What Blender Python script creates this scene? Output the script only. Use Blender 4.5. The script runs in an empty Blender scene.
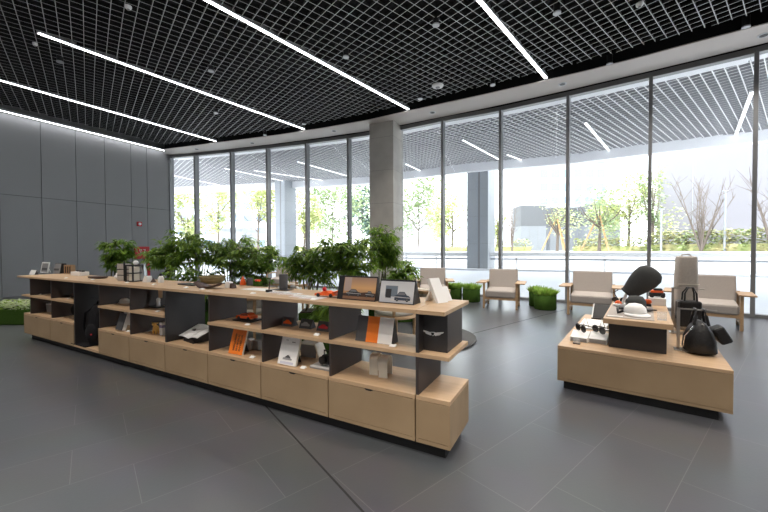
import bpy, bmesh, math, random
from mathutils import Vector, Matrix
random.seed(7)
D = bpy.data; sc = bpy.context.scene; COL = sc.collection
PI = math.pi
# ------------------------------------------------------------------ camera
F, PITCH, ROLL, CAMH = 352.7, 0.0197, -0.0031, 1.35
_cp, _sp, _cr, _sr = math.cos(PITCH), math.sin(PITCH), math.cos(ROLL), math.sin(ROLL)
MC = Matrix(((_cr, -_sr, 0), (_sr, _cr, 0), (0, 0, 1))) @ Matrix(((1, 0, 0), (0, -_sp, -_cp), (0, _cp, -_sp)))
MI = MC.transposed()
def ray(x, y): return MI @ Vector(((x - 384) / F, (y - 256) / F, 1.0))
def at_z(x, y, z):                      # point where the line of sight of a photo point meets a level
    d = ray(x, y); t = (z - CAMH) / d.z
    return Vector((d.x * t, d.y * t, z))
def at_y(x, y, Y):
    d = ray(x, y); t = Y / d.y
    return Vector((d.x * t, Y, CAMH + d.z * t))
cam = D.cameras.new('camera'); camo = D.objects.new('camera', cam); COL.objects.link(camo); sc.camera = camo
cam.sensor_width = 36; cam.lens = F / 768 * 36; cam.clip_end = 400
_r = MI @ Vector((1, 0, 0)); _d = MI @ Vector((0, 1, 0)); _f = MI @ Vector((0, 0, 1))
camo.matrix_world = Matrix(((_r.x, -_d.x, -_f.x, 0), (_r.y, -_d.y, -_f.y, 0), (_r.z, -_d.z, -_f.z, CAMH), (0, 0, 0, 1)))

# ------------------------------------------------------------------ materials
def mat(name, col, rough=.5, metal=0, spec=.5, emit=None, estr=0):
    m = D.materials.new(name); m.use_nodes = True
    b = m.node_tree.nodes['Principled BSDF']
    b.inputs['Base Color'].default_value = (*col, 1); b.inputs['Roughness'].default_value = rough
    b.inputs['Metallic'].default_value = metal; b.inputs['Specular IOR Level'].default_value = spec
    if emit:
        b.inputs['Emission Color'].default_value = (*emit, 1); b.inputs['Emission Strength'].default_value = estr
    return m
def noisy(name, c1, c2, scale=(1, 1, 1), detail=4, rough=.5, spec=.5, bump=0, nscale=5, coord='Object', metal=0):
    m = mat(name, c1, rough, metal, spec); nt = m.node_tree; N = nt.nodes; L = nt.links; b = N['Principled BSDF']
    tc = N.new('ShaderNodeTexCoord'); mp = N.new('ShaderNodeMapping'); mp.inputs['Scale'].default_value = scale
    no = N.new('ShaderNodeTexNoise'); no.inputs['Scale'].default_value = nscale; no.inputs['Detail'].default_value = detail
    rp = N.new('ShaderNodeValToRGB'); rp.color_ramp.elements[0].position = .3; rp.color_ramp.elements[1].position = .7
    rp.color_ramp.elements[0].color = (*c1, 1); rp.color_ramp.elements[1].color = (*c2, 1)
    L.new(tc.outputs[coord], mp.inputs[0]); L.new(mp.outputs[0], no.inputs['Vector']); L.new(no.outputs[0], rp.inputs[0])
    L.new(rp.outputs[0], b.inputs['Base Color'])
    if bump:
        bp = N.new('ShaderNodeBump'); bp.inputs['Strength'].default_value = bump; bp.inputs['Distance'].default_value = .01
        L.new(no.outputs[0], bp.inputs['Height']); L.new(bp.outputs[0], b.inputs['Normal'])
    return m
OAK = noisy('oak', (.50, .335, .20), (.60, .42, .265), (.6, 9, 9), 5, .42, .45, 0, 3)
OAK_SHADED = noisy('oak_shaded_front', (.325, .228, .135), (.39, .28, .17), (1.2, 5, 1.2), 5, .45, .4, 0, 2.2)  # same oak, darkened so the shade on the fronts sits in the colour
OAKC = noisy('oak_chair', (.42, .27, .15), (.50, .34, .20), (3, 3, 9), 4, .5, .4, 0, 3)
BLACKP = noisy('black_panel', (.030, .028, .030), (.036, .034, .036), (1, 1, 1), 2, .42, .5)
BROWNP = noisy('dark_brown_panel', (.048, .036, .034), (.055, .043, .041), (1, 1, 1), 2, .45, .5)
PLINTH = mat('plinth_black', (.006, .006, .008), .6)
SEAM = mat('dark_gap', (.05, .035, .02), .8)
WHITE = mat('white_card', (.88, .88, .88), .5)
CREAM = mat('cream_card', (.84, .81, .72), .5)
PAPER = noisy('printed_paper', (.80, .80, .80), (.70, .71, .73), (1, 1, 1), 2, .55, .3, 0, 30)
BLACK = mat('black_plastic', (.012, .012, .014), .45)
BLEATHER = noisy('black_leather', (.008, .008, .009), (.016, .016, .018), (1, 1, 1), 3, .48, .5, .3, 60)
BNYLON = noisy('black_nylon', (.008, .008, .010), (.013, .013, .016), (1, 1, 1), 3, .8, .2, .2, 80)
CHARCOAL = noisy('charcoal_felt', (.062, .065, .066), (.078, .081, .082), (1, 1, 1), 3, .85, .2, .2, 120)
ORANGE = mat('orange_paint', (.85, .12, .015), .35)
ORANGEC = mat('orange_card', (.90, .22, .02), .5)
RED = mat('red_paint', (.50, .012, .02), .4)
GREYC = mat('grey_card', (.30, .30, .31), .6)
DGREYC = mat('dark_grey_card', (.07, .07, .075), .5)
EMBL = mat('emblem_silver', (.74, .74, .75), .35, .15)
STEEL = mat('brushed_steel', (.50, .46, .42), .32, 1)
SILVER = mat('polished_silver', (.85, .85, .86), .18, 1)
LENS = mat('dark_lens', (.03, .025, .025), .08)
YELLOW = mat('yellow_wood', (.72, .42, .10), .5)
BROWN = mat('dark_brown_leather', (.06, .03, .022), .5)
OLIVE = noisy('woven_olive', (.24, .19, .09), (.34, .28, .15), (1, 1, 8), 3, .8, .2, .3, 20)
LINEN = noisy('grey_beige_linen', (.40, .362, .338), (.45, .41, .382), (1, 1, 1), 3, .9, .15, .15, 90)
IVORY = noisy('ivory_fabric', (.62, .58, .52), (.68, .64, .58), (1, 1, 1), 3, .9, .15, .15, 90)
CANVAS = noisy('beige_canvas', (.46, .42, .38), (.54, .49, .445), (1, 1, 1), 3, .85, .2, .15, 70)
MOSS = noisy('green_felt', (.028, .065, .010), (.055, .11, .02), (1, 1, 1), 4, .95, .1, .5, 60)
LEAF1 = noisy('leaf_deep_green', (.09, .18, .025), (.16, .28, .045), (1, 1, 1), 2, .45, .4, 0, 3)
LEAF2 = noisy('leaf_fresh_green', (.18, .32, .035), (.30, .44, .06), (1, 1, 1), 2, .5, .35, 0, 6)
LEAF3 = noisy('leaf_pale_green', (.46, .55, .30), (.68, .74, .52), (1, 1, 1), 2, .5, .35, 0, 8)
def translucent(m, f=.45):
    nt = m.node_tree; N = nt.nodes; b = N['Principled BSDF']; o = N['Material Output']; t = N.new('ShaderNodeBsdfTranslucent'); mx = N.new('ShaderNodeMixShader'); mx.inputs[0].default_value = f
    src = b.inputs['Base Color'].links[0].from_socket; nt.links.new(src, t.inputs[0]); nt.links.new(b.outputs[0], mx.inputs[1]); nt.links.new(t.outputs[0], mx.inputs[2]); nt.links.new(mx.outputs[0], o.inputs[0])
for m_ in (LEAF1, LEAF2, LEAF3): translucent(m_)
GRASS = noisy('grass_bright_green', (.24, .42, .06), (.38, .54, .12), (1, 1, 1), 2, .6, .3, 0, 8); translucent(GRASS)
STEM = mat('plant_stem', (.10, .09, .04), .7)
SOIL = mat('soil', (.03, .02, .012), .9)
WALLM = noisy('grey_wall_panel', (.235, .235, .24), (.26, .26, .265), (1, 1, 1), 3, .42, .5, 0, .4)
JOINT = mat('panel_joint', (.02, .02, .022), .8)
MULL = mat('mullion_grey', (.21, .215, .225), .45)
STONE = noisy('column_stone', (.44, .42, .39), (.52, .50, .465), (1, 1, 1), 4, .6, .3, .05, 2.5)
STONEJ = mat('stone_joint', (.22, .21, .20), .8)
SOFFIT = noisy('soffit_paint', (.50, .455, .425), (.53, .485, .455), (1, 1, 1), 2, .6, .3, 0, .6)
BLADE = mat('blade_side_black', (.012, .012, .013), .6)
BLADEB = mat('blade_edge_grey', (.55, .56, .57), .5)
PLEN = mat('plenum_black', (.004, .004, .005), .9)
CANW = mat('canopy_white', (.70, .70, .70), .6)
CANE = mat('canopy_blade_edge', (.85, .85, .85), .5)
LAMP2 = mat('outdoor_lamp_diffuser', (.9, .9, .9), .5, 0, .5, (.97, .98, 1.0), 1.6)
CANB = mat('canopy_blade', (.36, .36, .38), .55)
LAMP = mat('lamp_diffuser', (.9, .9, .9), .5, 0, .5, (.95, .97, 1.0), 6.0)
ALU = mat('aluminium_grey', (.45, .46, .48), .4, .6)
RUG = noisy('grey_rug', (.085, .088, .092), (.11, .113, .118), (1, 1, 1), 4, .95, .1, .4, 60)
PAVE = noisy('outdoor_paving', (.66, .69, .73), (.74, .76, .79), (1, 1, 1), 4, .6, .4, 0, .7)
ROAD = noisy('sunlit_road', (.62, .62, .62), (.70, .70, .69), (1, 1, 1), 3, .8, .3, 0, .5)
OWHITE = noisy('white_render', (.74, .74, .77), (.80, .80, .82), (1, 1, 1), 3, .8, .2, 0, .3)
OGREY = noisy('grey_cladding', (.20, .215, .235), (.24, .255, .275), (1, 1, 1), 3, .6, .3, 0, .6)
OCOL = noisy('outer_column_cladding', (.30, .325, .35), (.36, .38, .40), (1, 1, 1), 3, .5, .4, 0, .6)
TLEAF = noisy('tree_leaf_yellow_green', (.44, .50, .20), (.62, .64, .36), (1, 1, 1), 2, .6, .3, 0, .8)
TLEAF2 = noisy('tree_leaf_green', (.28, .38, .20), (.44, .50, .30), (1, 1, 1), 2, .6, .3, 0, .8)
TLEAF3 = noisy('tree_leaf_blue_green', (.15, .24, .21), (.24, .33, .27), (1, 1, 1), 2, .6, .3, 0, .8)
HEDGE = noisy('hedge_leaf', (.30, .36, .14), (.50, .44, .24), (1, 1, 1), 2, .7, .3, 0, 1.5)
BARK = mat('tree_bark', (.16, .13, .11), .8)
TIMBER = mat('timber_stake', (.55, .33, .16), .7)
BGLASS = mat('tower_glass', (.16, .22, .30), .2)
TOWERW = mat('tower_frame', (.30, .32, .35), .6)

def glass_mat():
    m = D.materials.new('window_glass'); m.use_nodes = True; nt = m.node_tree; nt.nodes.clear()
    o = nt.nodes.new('ShaderNodeOutputMaterial'); mx = nt.nodes.new('ShaderNodeMixShader')
    t = nt.nodes.new('ShaderNodeBsdfTransparent'); t.inputs[0].default_value = (.93, .95, .96, 1)
    g = nt.nodes.new('ShaderNodeBsdfGlossy'); g.inputs['Roughness'].default_value = .0
    fr = nt.nodes.new('ShaderNodeFresnel'); fr.inputs[0].default_value = 1.5
    ge = nt.nodes.new('ShaderNodeNewGeometry'); mm = nt.nodes.new('ShaderNodeMath'); mm.operation = 'SUBTRACT'; mm.inputs[0].default_value = 1
    fr.inputs[0].default_value = 1.32; mu = nt.nodes.new('ShaderNodeMath'); mu.operation = 'MULTIPLY'; nt.links.new(ge.outputs['Backfacing'], mm.inputs[1])
    nt.links.new(fr.outputs[0], mu.inputs[0]); nt.links.new(mm.outputs[0], mu.inputs[1])       # the reflection sits on the entry face only
    nt.links.new(mu.outputs[0], mx.inputs[0]); nt.links.new(t.outputs[0], mx.inputs[1]); nt.links.new(g.outputs[0], mx.inputs[2])
    nt.links.new(mx.outputs[0], o.inputs[0]); return m
GLASS = glass_mat()
def clear_mat():
    m = D.materials.new('clear_acrylic'); m.use_nodes = True; nt = m.node_tree; nt.nodes.clear()
    o = nt.nodes.new('ShaderNodeOutputMaterial'); mx = nt.nodes.new('ShaderNodeMixShader'); mx.inputs[0].default_value = .25
    t = nt.nodes.new('ShaderNodeBsdfTransparent'); g = nt.nodes.new('ShaderNodeBsdfDiffuse'); g.inputs[0].default_value = (.7, .78, .85, 1)
    nt.links.new(t.outputs[0], mx.inputs[1]); nt.links.new(g.outputs[0], mx.inputs[2]); nt.links.new(mx.outputs[0], o.inputs[0]); return m
ACRYL = clear_mat()

def floor_mat():
    m = mat('floor_tiles', (.13, .135, .145), .28, 0, .95); nt = m.node_tree; N = nt.nodes; L = nt.links; b = N['Principled BSDF']
    tc = N.new('ShaderNodeTexCoord'); mp = N.new('ShaderNodeMapping'); mp.vector_type = 'POINT'
    mp.inputs['Rotation'].default_value = (0, 0, -math.radians(40))     # rows run 50 degrees off the view
    mp.inputs['Location'].default_value = (-.20, .012, 0)
    br = N.new('ShaderNodeTexBrick'); br.offset = .333; br.offset_frequency = 2; br.squash = 1
    br.inputs['Color1'].default_value = (.080, .086, .098, 1); br.inputs['Color2'].default_value = (.092, .098, .111, 1)
    br.inputs['Mortar'].default_value = (.17, .17, .178, 1); br.inputs['Scale'].default_value = 1
    br.inputs['Mortar Size'].default_value = .0022; br.inputs['Mortar Smooth'].default_value = .2
    br.inputs['Brick Width'].default_value = .905; br.inputs['Row Height'].default_value = .4525; br.inputs['Bias'].default_value = 0
    no = N.new('ShaderNodeTexNoise'); no.inputs['Scale'].default_value = 2.2; no.inputs['Detail'].default_value = 8
    mx = N.new('ShaderNodeMix'); mx.data_type = 'RGBA'; mx.blend_type = 'MULTIPLY'; mx.inputs[0].default_value = .25
    L.new(tc.outputs['Object'], mp.inputs[0]); L.new(mp.outputs[0], br.inputs['Vector']); L.new(tc.outputs['Object'], no.inputs['Vector'])
    L.new(br.outputs['Color'], mx.inputs[6]); L.new(no.outputs['Color'], mx.inputs[7]); L.new(mx.outputs[2], b.inputs['Base Color'])
    n2 = N.new('ShaderNodeTexNoise'); n2.inputs['Scale'].default_value = 60; n2.inputs['Detail'].default_value = 3
    bp = N.new('ShaderNodeBump'); bp.inputs['Strength'].default_value = .12; bp.inputs['Distance'].default_value = .004
    L.new(tc.outputs['Object'], n2.inputs['Vector']); L.new(n2.outputs[0], bp.inputs['Height']); L.new(bp.outputs[0], b.inputs['Normal'])
    return m
FLOOR = floor_mat()

# ------------------------------------------------------------------ mesh builder
class MB:
    def __init__(s): s.v = []; s.f = []; s.mi = []; s.mats = []; s.sm = []
    def _m(s, m):
        if m not in s.mats: s.mats.append(m)
        return s.mats.index(m)
    def add(s, vs, fs, m, smooth=False):
        o = len(s.v); k = s._m(m); s.v += [tuple(v) for v in vs]
        for f in fs: s.f.append([o + i for i in f]); s.mi.append(k); s.sm.append(smooth)
        return s
    def box(s, c, d, m, rot=None, piv=None):
        hx, hy, hz = d[0] / 2, d[1] / 2, d[2] / 2
        vs = [Vector((x, y, z)) for z in (-hz, hz) for x, y in ((-hx, -hy), (hx, -hy), (hx, hy), (-hx, hy))]
        if rot: vs = [rot @ v for v in vs]
        c = Vector(c); vs = [v + c for v in vs]
        return s.add(vs, [(3, 2, 1, 0), (4, 5, 6, 7), (0, 1, 5, 4), (1, 2, 6, 5), (2, 3, 7, 6), (3, 0, 4, 7)], m)
    def bx(s, x0, x1, y0, y1, z0, z1, m): return s.box(((x0 + x1) / 2, (y0 + y1) / 2, (z0 + z1) / 2), (x1 - x0, y1 - y0, z1 - z0), m)
    def prism(s, pts, z0, z1, m, smooth=False):     # plan polygon (counter-clockwise), vertical sides
        n = len(pts); vs = [(p[0], p[1], z0) for p in pts] + [(p[0], p[1], z1) for p in pts]
        s.add(vs, [list(range(n - 1, -1, -1)), list(range(n, 2 * n))], m)
        return s.add(vs, [(i, (i + 1) % n, n + (i + 1) % n, n + i) for i in range(n)], m, smooth)
    def extrude(s, pts, y0, y1, m, smooth=False):   # outline in x,z extruded along y
        n = len(pts); vs = [(p[0], y0, p[1]) for p in pts] + [(p[0], y1, p[1]) for p in pts]
        s.add(vs, [list(range(n)), list(range(2 * n - 1, n - 1, -1))], m)
        return s.add(vs, [(i, n + i, n + (i + 1) % n, (i + 1) % n) for i in range(n)], m, smooth)
    def extrude_x(s, pts, x0, x1, m, smooth=False): # outline in y,z extruded along x
        n = len(pts); vs = [(x0, p[0], p[1]) for p in pts] + [(x1, p[0], p[1]) for p in pts]
        s.add(vs, [list(range(n - 1, -1, -1)), list(range(n, 2 * n))], m)
        return s.add(vs, [(i, (i + 1) % n, n + (i + 1) % n, n + i) for i in range(n)], m, smooth)
    def lathe(s, prof, m, c=(0, 0, 0), n=20, sx=1, sy=1, rot=None, smooth=True):
        vs = []; c = Vector(c)
        for r, z in prof:
            for i in range(n):
                a = 2 * PI * i / n; v = Vector((r * math.cos(a) * sx, r * math.sin(a) * sy, z))
                if rot: v = rot @ v
                vs.append(v + c)
        fs = [(j * n + i, j * n + (i + 1) % n, (j + 1) * n + (i + 1) % n, (j + 1) * n + i) for j in range(len(prof) - 1) for i in range(n)]
        s.add(vs, fs, m, smooth)
        k = len(prof) - 1
        return s.add([vs[i] for i in range(n)] + [vs[k * n + i] for i in range(n)], [list(range(n - 1, -1, -1)), list(range(n, 2 * n))], m)
    def tube(s, pts, r, m, n=8, closed=False):
        pts = [Vector(p) for p in pts]; vs = []; rs = r if isinstance(r, (list, tuple)) else [r] * len(pts)
        k = len(pts)
        for i, p in enumerate(pts):
            if closed: t = pts[(i + 1) % k] - pts[i - 1]
            else: t = pts[min(i + 1, k - 1)] - pts[max(i - 1, 0)]
            t.normalize(); up = Vector((0, 0, 1)) if abs(t.z) < .9 else Vector((0, 1, 0))
            a = t.cross(up).normalized(); b = t.cross(a)
            for j in range(n):
                q = 2 * PI * j / n; vs.append(p + (a * math.cos(q) + b * math.sin(q)) * rs[i])
        rng = range(k) if closed else range(k - 1)
        s.add(vs, [(i * n + j, ((i + 1) % k) * n + j, ((i + 1) % k) * n + (j + 1) % n, i * n + (j + 1) % n) for i in rng for j in range(n)], m, True)
        if not closed: s.add(vs[:n] + vs[-n:], [list(range(n)), list(range(2 * n - 1, n - 1, -1))], m)
        return s
    def ell(s, c, r, m, n=14, rot=None):
        prof = [(max(.001, math.sin(PI * j / 8)), -math.cos(PI * j / 8)) for j in range(9)]
        R = rot or Matrix.Identity(3); S = Matrix.Diagonal(Vector(r))
        return s.lathe(prof, m, c, n, 1, 1, R @ S)
    def quad(s, a, b, c, d, m): return s.add([a, b, c, d], [(0, 1, 2, 3)], m)
    def leaf(s, p, d, l, w, m, droop=.3):
        p = Vector(p); d = Vector(d).normalized(); sd = d.cross(Vector((0, 0, 1)))
        if sd.length < .05: sd = Vector((1, 0, 0))
        sd.normalize(); sd = (sd + Vector((0, 0, random.uniform(-.5, .5)))).normalized()
        q1 = p + d * l * .45; q2 = p + d * l + Vector((0, 0, -droop * l))
        return s.add([p, q1 - sd * w / 2, q2, q1 + sd * w / 2], [(0, 1, 2, 3)], m)
    def build(s, name, parent=None, loc=None, rotz=0, bevel=0, sub=0):
        me = D.meshes.new(name); me.from_pydata(s.v, [], s.f)
        for m in s.mats: me.materials.append(m)
        me.polygons.foreach_set('material_index', s.mi); me.polygons.foreach_set('use_smooth', s.sm); me.update()
        o = D.objects.new(name, me); COL.objects.link(o)
        if parent: o.parent = parent
        if loc is not None: o.location = loc
        o.rotation_euler = (0, 0, rotz)
        if bevel:
            b = o.modifiers.new('bevel', 'BEVEL'); b.width = bevel; b.segments = 2; b.limit_method = 'ANGLE'; b.angle_limit = .6
        if sub:
            b = o.modifiers.new('sub', 'SUBSURF'); b.levels = sub; b.render_levels = sub
        return o
def RX(a): return Matrix.Rotation(a, 3, 'X')
def RY(a): return Matrix.Rotation(a, 3, 'Y')
def RZ(a): return Matrix.Rotation(a, 3, 'Z')
def tag(o, label, cat, group=None):
    o['label'] = label; o['category'] = cat
    if group: o['group'] = group
    return o
def thing(name, label, cat, loc=(0, 0, 0), rotz=0, group=None):
    o = D.objects.new(name, None); COL.objects.link(o); o.empty_display_size = .1
    o.location = loc; o.rotation_euler = (0, 0, rotz); return tag(o, label, cat, group)
def struct(o): o['kind'] = 'structure'; return o
def stuff(o, label, cat): o['kind'] = 'stuff'; return tag(o, label, cat)
def copy_thing(o, loc, rotz, label=None):
    c = o.copy(); COL.objects.link(c); c.location = loc; c.rotation_euler = (0, 0, rotz)
    if label: c['label'] = label
    for ch in list(o.children):
        k = ch.copy(); COL.objects.link(k); k.parent = c
        for g in ch.children:
            q = g.copy(); COL.objects.link(q); q.parent = k
    return c

# ------------------------------------------------------------------ the room
HG = 5.1
GPX = [(170.8, 158), (196, 156), (232, 152.4), (268, 148.6), (307, 144), (349, 138.5), (395, 131.3), (443, 121.5), (501, 111), (568.5, 96.5), (651, 77.8), (757, 53.3)]
G = [at_z(x, y, HG).xy for x, y in GPX]                       # foot points of the mullions, left to right
G += [Vector((8.42, 5.55)), Vector((9.55, 4.35)), Vector((10.5, 3.0))]
WD = Vector((math.sin(math.radians(27.2)), math.cos(math.radians(27.2))))   # left wall runs this way
WN = Vector((WD.y, -WD.x))                                     # into the room
W0 = G[0] + WN * .02
WB = W0 - WD * 22
SU = [at_z(x, y, 5.2).xy for x, y in [(164.5, 149.3), (214, 143.2), (280, 134.8), (324, 128), (368, 120.2), (411.6, 110.5), (480, 95.6), (535, 83.2), (590, 70.2), (645, 56), (700, 41.2), (768, 23.4)]]
SL = [at_z(x, y, 5.2).xy for x, y in [(164.5, 156.1), (214, 151), (275, 143.9), (322, 137.6), (368.4, 130.9), (404, 124.5), (480, 109.4), (535, 97.5), (590, 85), (645, 72.2), (700, 59), (768, 42.3)]]
SU += [Vector((7.75, 5.1)), Vector((8.85, 3.85)), Vector((9.65, 2.6))]
SL += [Vector((8.35, 5.55)), Vector((9.5, 4.25)), Vector((10.4, 2.95))]

# floor
pts = [WB] + [Vector((10.6, -5.6)), Vector((10.6, 3.0))] + [g for g in reversed(G)]
struct(MB().prism([(p.x, p.y) for p in pts], -.08, 0, FLOOR).build('floor'))
E50 = Vector((math.sin(math.radians(50)), math.cos(math.radians(50)))); N50 = Vector((E50.y, -E50.x))
def floor_line(a, b, name):
    d = (b - a).normalized(); n = Vector((-d.y, d.x)) * .006
    struct(MB().prism([(q.x, q.y) for q in (a - n, b - n, b + n, a + n)], -.002, .0012, JOINT).build(name))
floor_line(at_z(262, 402, 0).xy, at_z(400, 552, 0).xy, 'trim_1')
floor_line(E50 * 3.9 - N50 * 3.378, E50 * 8.05 - N50 * 3.378, 'trim_2')
# ceiling slab (black plenum) above the open grid
struct(MB().prism([(p.x, p.y) for p in pts], 6.2, 6.4, PLEN).build('ceiling'))

def clip_line(p, d, poly):
    t0, t1 = -60, 60; n = len(poly)
    area = sum(poly[i].x * poly[(i + 1) % n].y - poly[(i + 1) % n].x * poly[i].y for i in range(n))
    for i in range(n):
        a, b = poly[i], poly[(i + 1) % n]; e = b - a; nn = Vector((-e.y, e.x)) if area > 0 else Vector((e.y, -e.x))
        den = nn.dot(d); num = nn.dot(p - a)
        if abs(den) < 1e-9:
            if num < 0: return None
            continue
        t = -num / den
        if den > 0: t0 = max(t0, t)
        else: t1 = min(t1, t)
    return (t0, t1) if t1 - t0 > .05 else None
def grid(poly, z, pitch, h, w, ms, mb, ang):
    m = MB(); u = Vector((math.sin(ang), math.cos(ang))); v = Vector((u.y, -u.x))
    for d, n in ((u, v), (v, u)):
        for k in range(-140, 141):
            p = n * (k * pitch); c = clip_line(p, d, poly)
            if not c: continue
            a = p + d * c[0]; b = p + d * c[1]; s = Vector((-d.y, d.x)) * w / 2
            q = [a - s, b - s, b + s, a + s]
            vs = [(x.x, x.y, z) for x in q] + [(x.x, x.y, z + h) for x in q]
            m.add(vs, [(3, 2, 1, 0)], mb); m.add(vs, [(0, 1, 5, 4), (1, 2, 6, 5), (2, 3, 7, 6), (3, 0, 4, 7)], ms)
    return m
CP = [W0 - WD * 16, Vector((10.4, -4)), SU[-1] + Vector((-.1, 0))] + [q + (q - c).normalized() * -.0 for q, c in zip(reversed(SU[:-1]), reversed(SL[:-1]))]
CP = [Vector((p.x, p.y)) for p in CP]
SI = [a + (a - b).normalized() * .22 for a, b in zip(SU, SL)]
hull = [CP[0] + WN * .15, Vector((9.6, -4)), SI[-1]] + list(reversed(SI[:-1]))
# the soffit edge is convex seen from the room, so a convex clip is enough
inset = []
for p in hull: inset.append(p)
ZG = 5.32
struct(grid(inset, ZG, .172, .05, .011, BLADE, BLADEB, math.radians(-40)).build('ceiling_grid'))
# soffit band along the glazing
for i in range(len(SU) - 1):
    q = [SU[i], SU[i + 1], SL[i + 1], SL[i]]
    qi = [q[0].lerp(q[3], .12), q[1].lerp(q[2], .12), q[2], q[3]]
    struct(MB().prism([(p.x, p.y) for p in reversed(q)], 5.2, 5.22, SOFFIT).prism([(p.x, p.y) for p in reversed(qi)], 5.22, 6.2, PLEN).build('trim_%d' % (3 + i)))
# left wall with metal panels
def wall_left():
    m = MB(); joints = [0] + [-.95, -1.51, -2.35, -3.17, -4.04, -4.95, -5.9] + [-6.9 - k for k in range(15)]
    zj = 2.96; g = .006
    for i in range(len(joints) - 1):
        a, b = joints[i], joints[i + 1]
        for z0, z1 in ((0, zj - g), (zj + g, 6.2)):
            A = W0 + WD * (a - g); B = W0 + WD * (b + g); o = -WN * .03
            m.prism([(p.x, p.y) for p in (B, B + o, A + o, A)][::-1], z0, z1, WALLM)
    A = W0 - WN * .022; B = WB - WN * .022; o = -WN * .2
    m.prism([(p.x, p.y) for p in (A, A + o, B + o, B)], 0, 6.2, JOINT)
    return m
o_ = struct(wall_left().build('wall_left'))
struct(MB().bx(WB.x - .3, 10.7, -5.8, -5.6, 0, 6.3, WALLM).build('wall_back'))
struct(MB().bx(10.6, 10.8, -5.8, 3.0, 0, 6.3, WALLM).build('wall_right'))
# glazing: one window per bay
for i in range(len(G) - 1):
    a, b = G[i], G[i + 1]; d = (b - a).normalized(); n = Vector((-d.y, d.x))   # n points outdoors
    w = struct(D.objects.new('window_%d' % (i + 1), None)); COL.objects.link(w)
    w.location = (a.x, a.y, 0); ang = math.atan2(d.y, d.x); w.rotation_euler = (0, 0, ang); L_ = (b - a).length
    MB().bx(.035, L_ - .035, .02, .035, .06, HG, GLASS).build('pane', w)
    MB().bx(-.035, .035, -.10, .12, 0, HG, MULL).build('mullion', w, bevel=.006)
    MB().bx(.035, L_ - .035, -.06, .08, 0, .06, MULL).build('sill', w)
    MB().bx(0, L_, -.06, .10, HG - .01, HG + .10, MULL).bx(0, L_, .0, .10, HG + .10, 6.2, PLEN).build('head', w)
# column inside
c0 = at_z(393.2, 120.2, 5.2).xy; cd = Vector((-math.cos(math.radians(25)), math.sin(math.radians(25)))); cn = Vector((-cd.y, cd.x))
def column(corner, d, n, w, z0, z1, m, jm, name, joints):
    mb = MB(); q = [corner, corner + d * w, corner + d * w + n * w, corner + n * w]
    ar = sum(q[i].x * q[(i + 1) % 4].y - q[(i + 1) % 4].x * q[i].y for i in range(4))
    if ar < 0: q = [q[0], q[3], q[2], q[1]]
    cen = sum(q, Vector((0, 0))) / 4; zs = [z0] + joints + [z1]
    for i in range(len(zs) - 1): mb.prism([(p.x, p.y) for p in q], zs[i] + .004, zs[i + 1] - .004, m)
    qi = [cen + (p - cen) * .985 for p in q]; mb.prism([(p.x, p.y) for p in qi], z0, z1, jm)
    return struct(mb.build(name))
if cn.y < 0: cn = -cn
column(c0, cd, cn, .80, 0, 5.2, STONE, STONEJ, 'column', [1.5, 2.75, 3.75, 4.75])
# linear lights
def strip(a, b, z, label, w=.05, lm=None):
    a = Vector(a[:2]); b = Vector(b[:2]); d = b - a; L_ = d.length; ang = math.atan2(d.y, d.x)
    t = thing('linear_ceiling_light', label, 'ceiling light', (a.x, a.y, z), ang, 'linear ceiling lights')
    MB().bx(0, L_, -w / 2, w / 2, -.005, .0, lm or LAMP).build('diffuser', t)
    MB().bx(-.02, L_ + .02, -w / 2 - .012, w / 2 + .012, .0, .07, ALU).build('housing', t)
    return t
ZS = 5.30
def ext(a, b, k): return a - (b - a).normalized() * k
for (p, q, k, lab) in [((38.3, 33.1), (308, 130.6), 0, 'long white ceiling light strip, third from the grey panel wall, its near end in view'),
                       ((206.3, 0), (409.5, 110), 2.0, 'white ceiling light strip ending at the soffit just left of the stone column top'),
                       ((0, 80.3), (225.6, 144), 2.0, 'white ceiling light strip second from the grey panel wall'),
                       ((0, 110.3), (166.2, 151), 2.0, 'white ceiling light strip running along the top of the grey panel wall'),
                       ((479, 0), (547.3, 79.6), 3.0, 'rightmost ceiling light strip, nearest the large windows')]:
    A = at_z(*p, ZS); B = at_z(*q, ZS); strip(ext(A, B, k), B, ZS, lab, .06)
# ceiling fittings

def spot(x, y, r, lab):
    p = at_z(x, y, 5.22)
    t = thing('ceiling_spotlight', lab, 'spotlight', p, 0, 'spotlights in the grid ceiling')
    MB().lathe([(r, 0), (r, .19)], BLACK, n=14).build('body', t)
    MB().lathe([(r * 1.12, -.012), (r * 1.12, .012)], ALU, n=14).build('trim_ring', t)
    beam('spotlight_and_fill_beam', (p.x, p.y, p.z - .03))
    return t
def beam(name, loc, power=122, ang=110):
    l = D.lights.new(name, 'SPOT'); l.energy = power; l.spot_size = math.radians(ang); l.spot_blend = .8; l.shadow_soft_size = .06; l.color = (1, .92, .82)
    o = D.objects.new(name, l); COL.objects.link(o); o.location = loc; return o
for x, y in [(-4.5, 2.6), (-2.2, 1.0), (0.2, 0.6), (-6.8, 4.2), (3.0, 1.6), (-1.2, -1.6), (1.8, -2.0), (-4.5, -.8), (-3.0, -2.4), (.2, -3.2), (-6.8, .6), (3.6, -.6), (5.6, 3.6), (3.4, 4.6), (-9.4, 5.0)]: beam('spotlight_and_fill_beam', (x, y, 5.19), 122 if y > -1 else 230)   # added beams with no fittings, to brighten the room and reach into the bays
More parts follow.
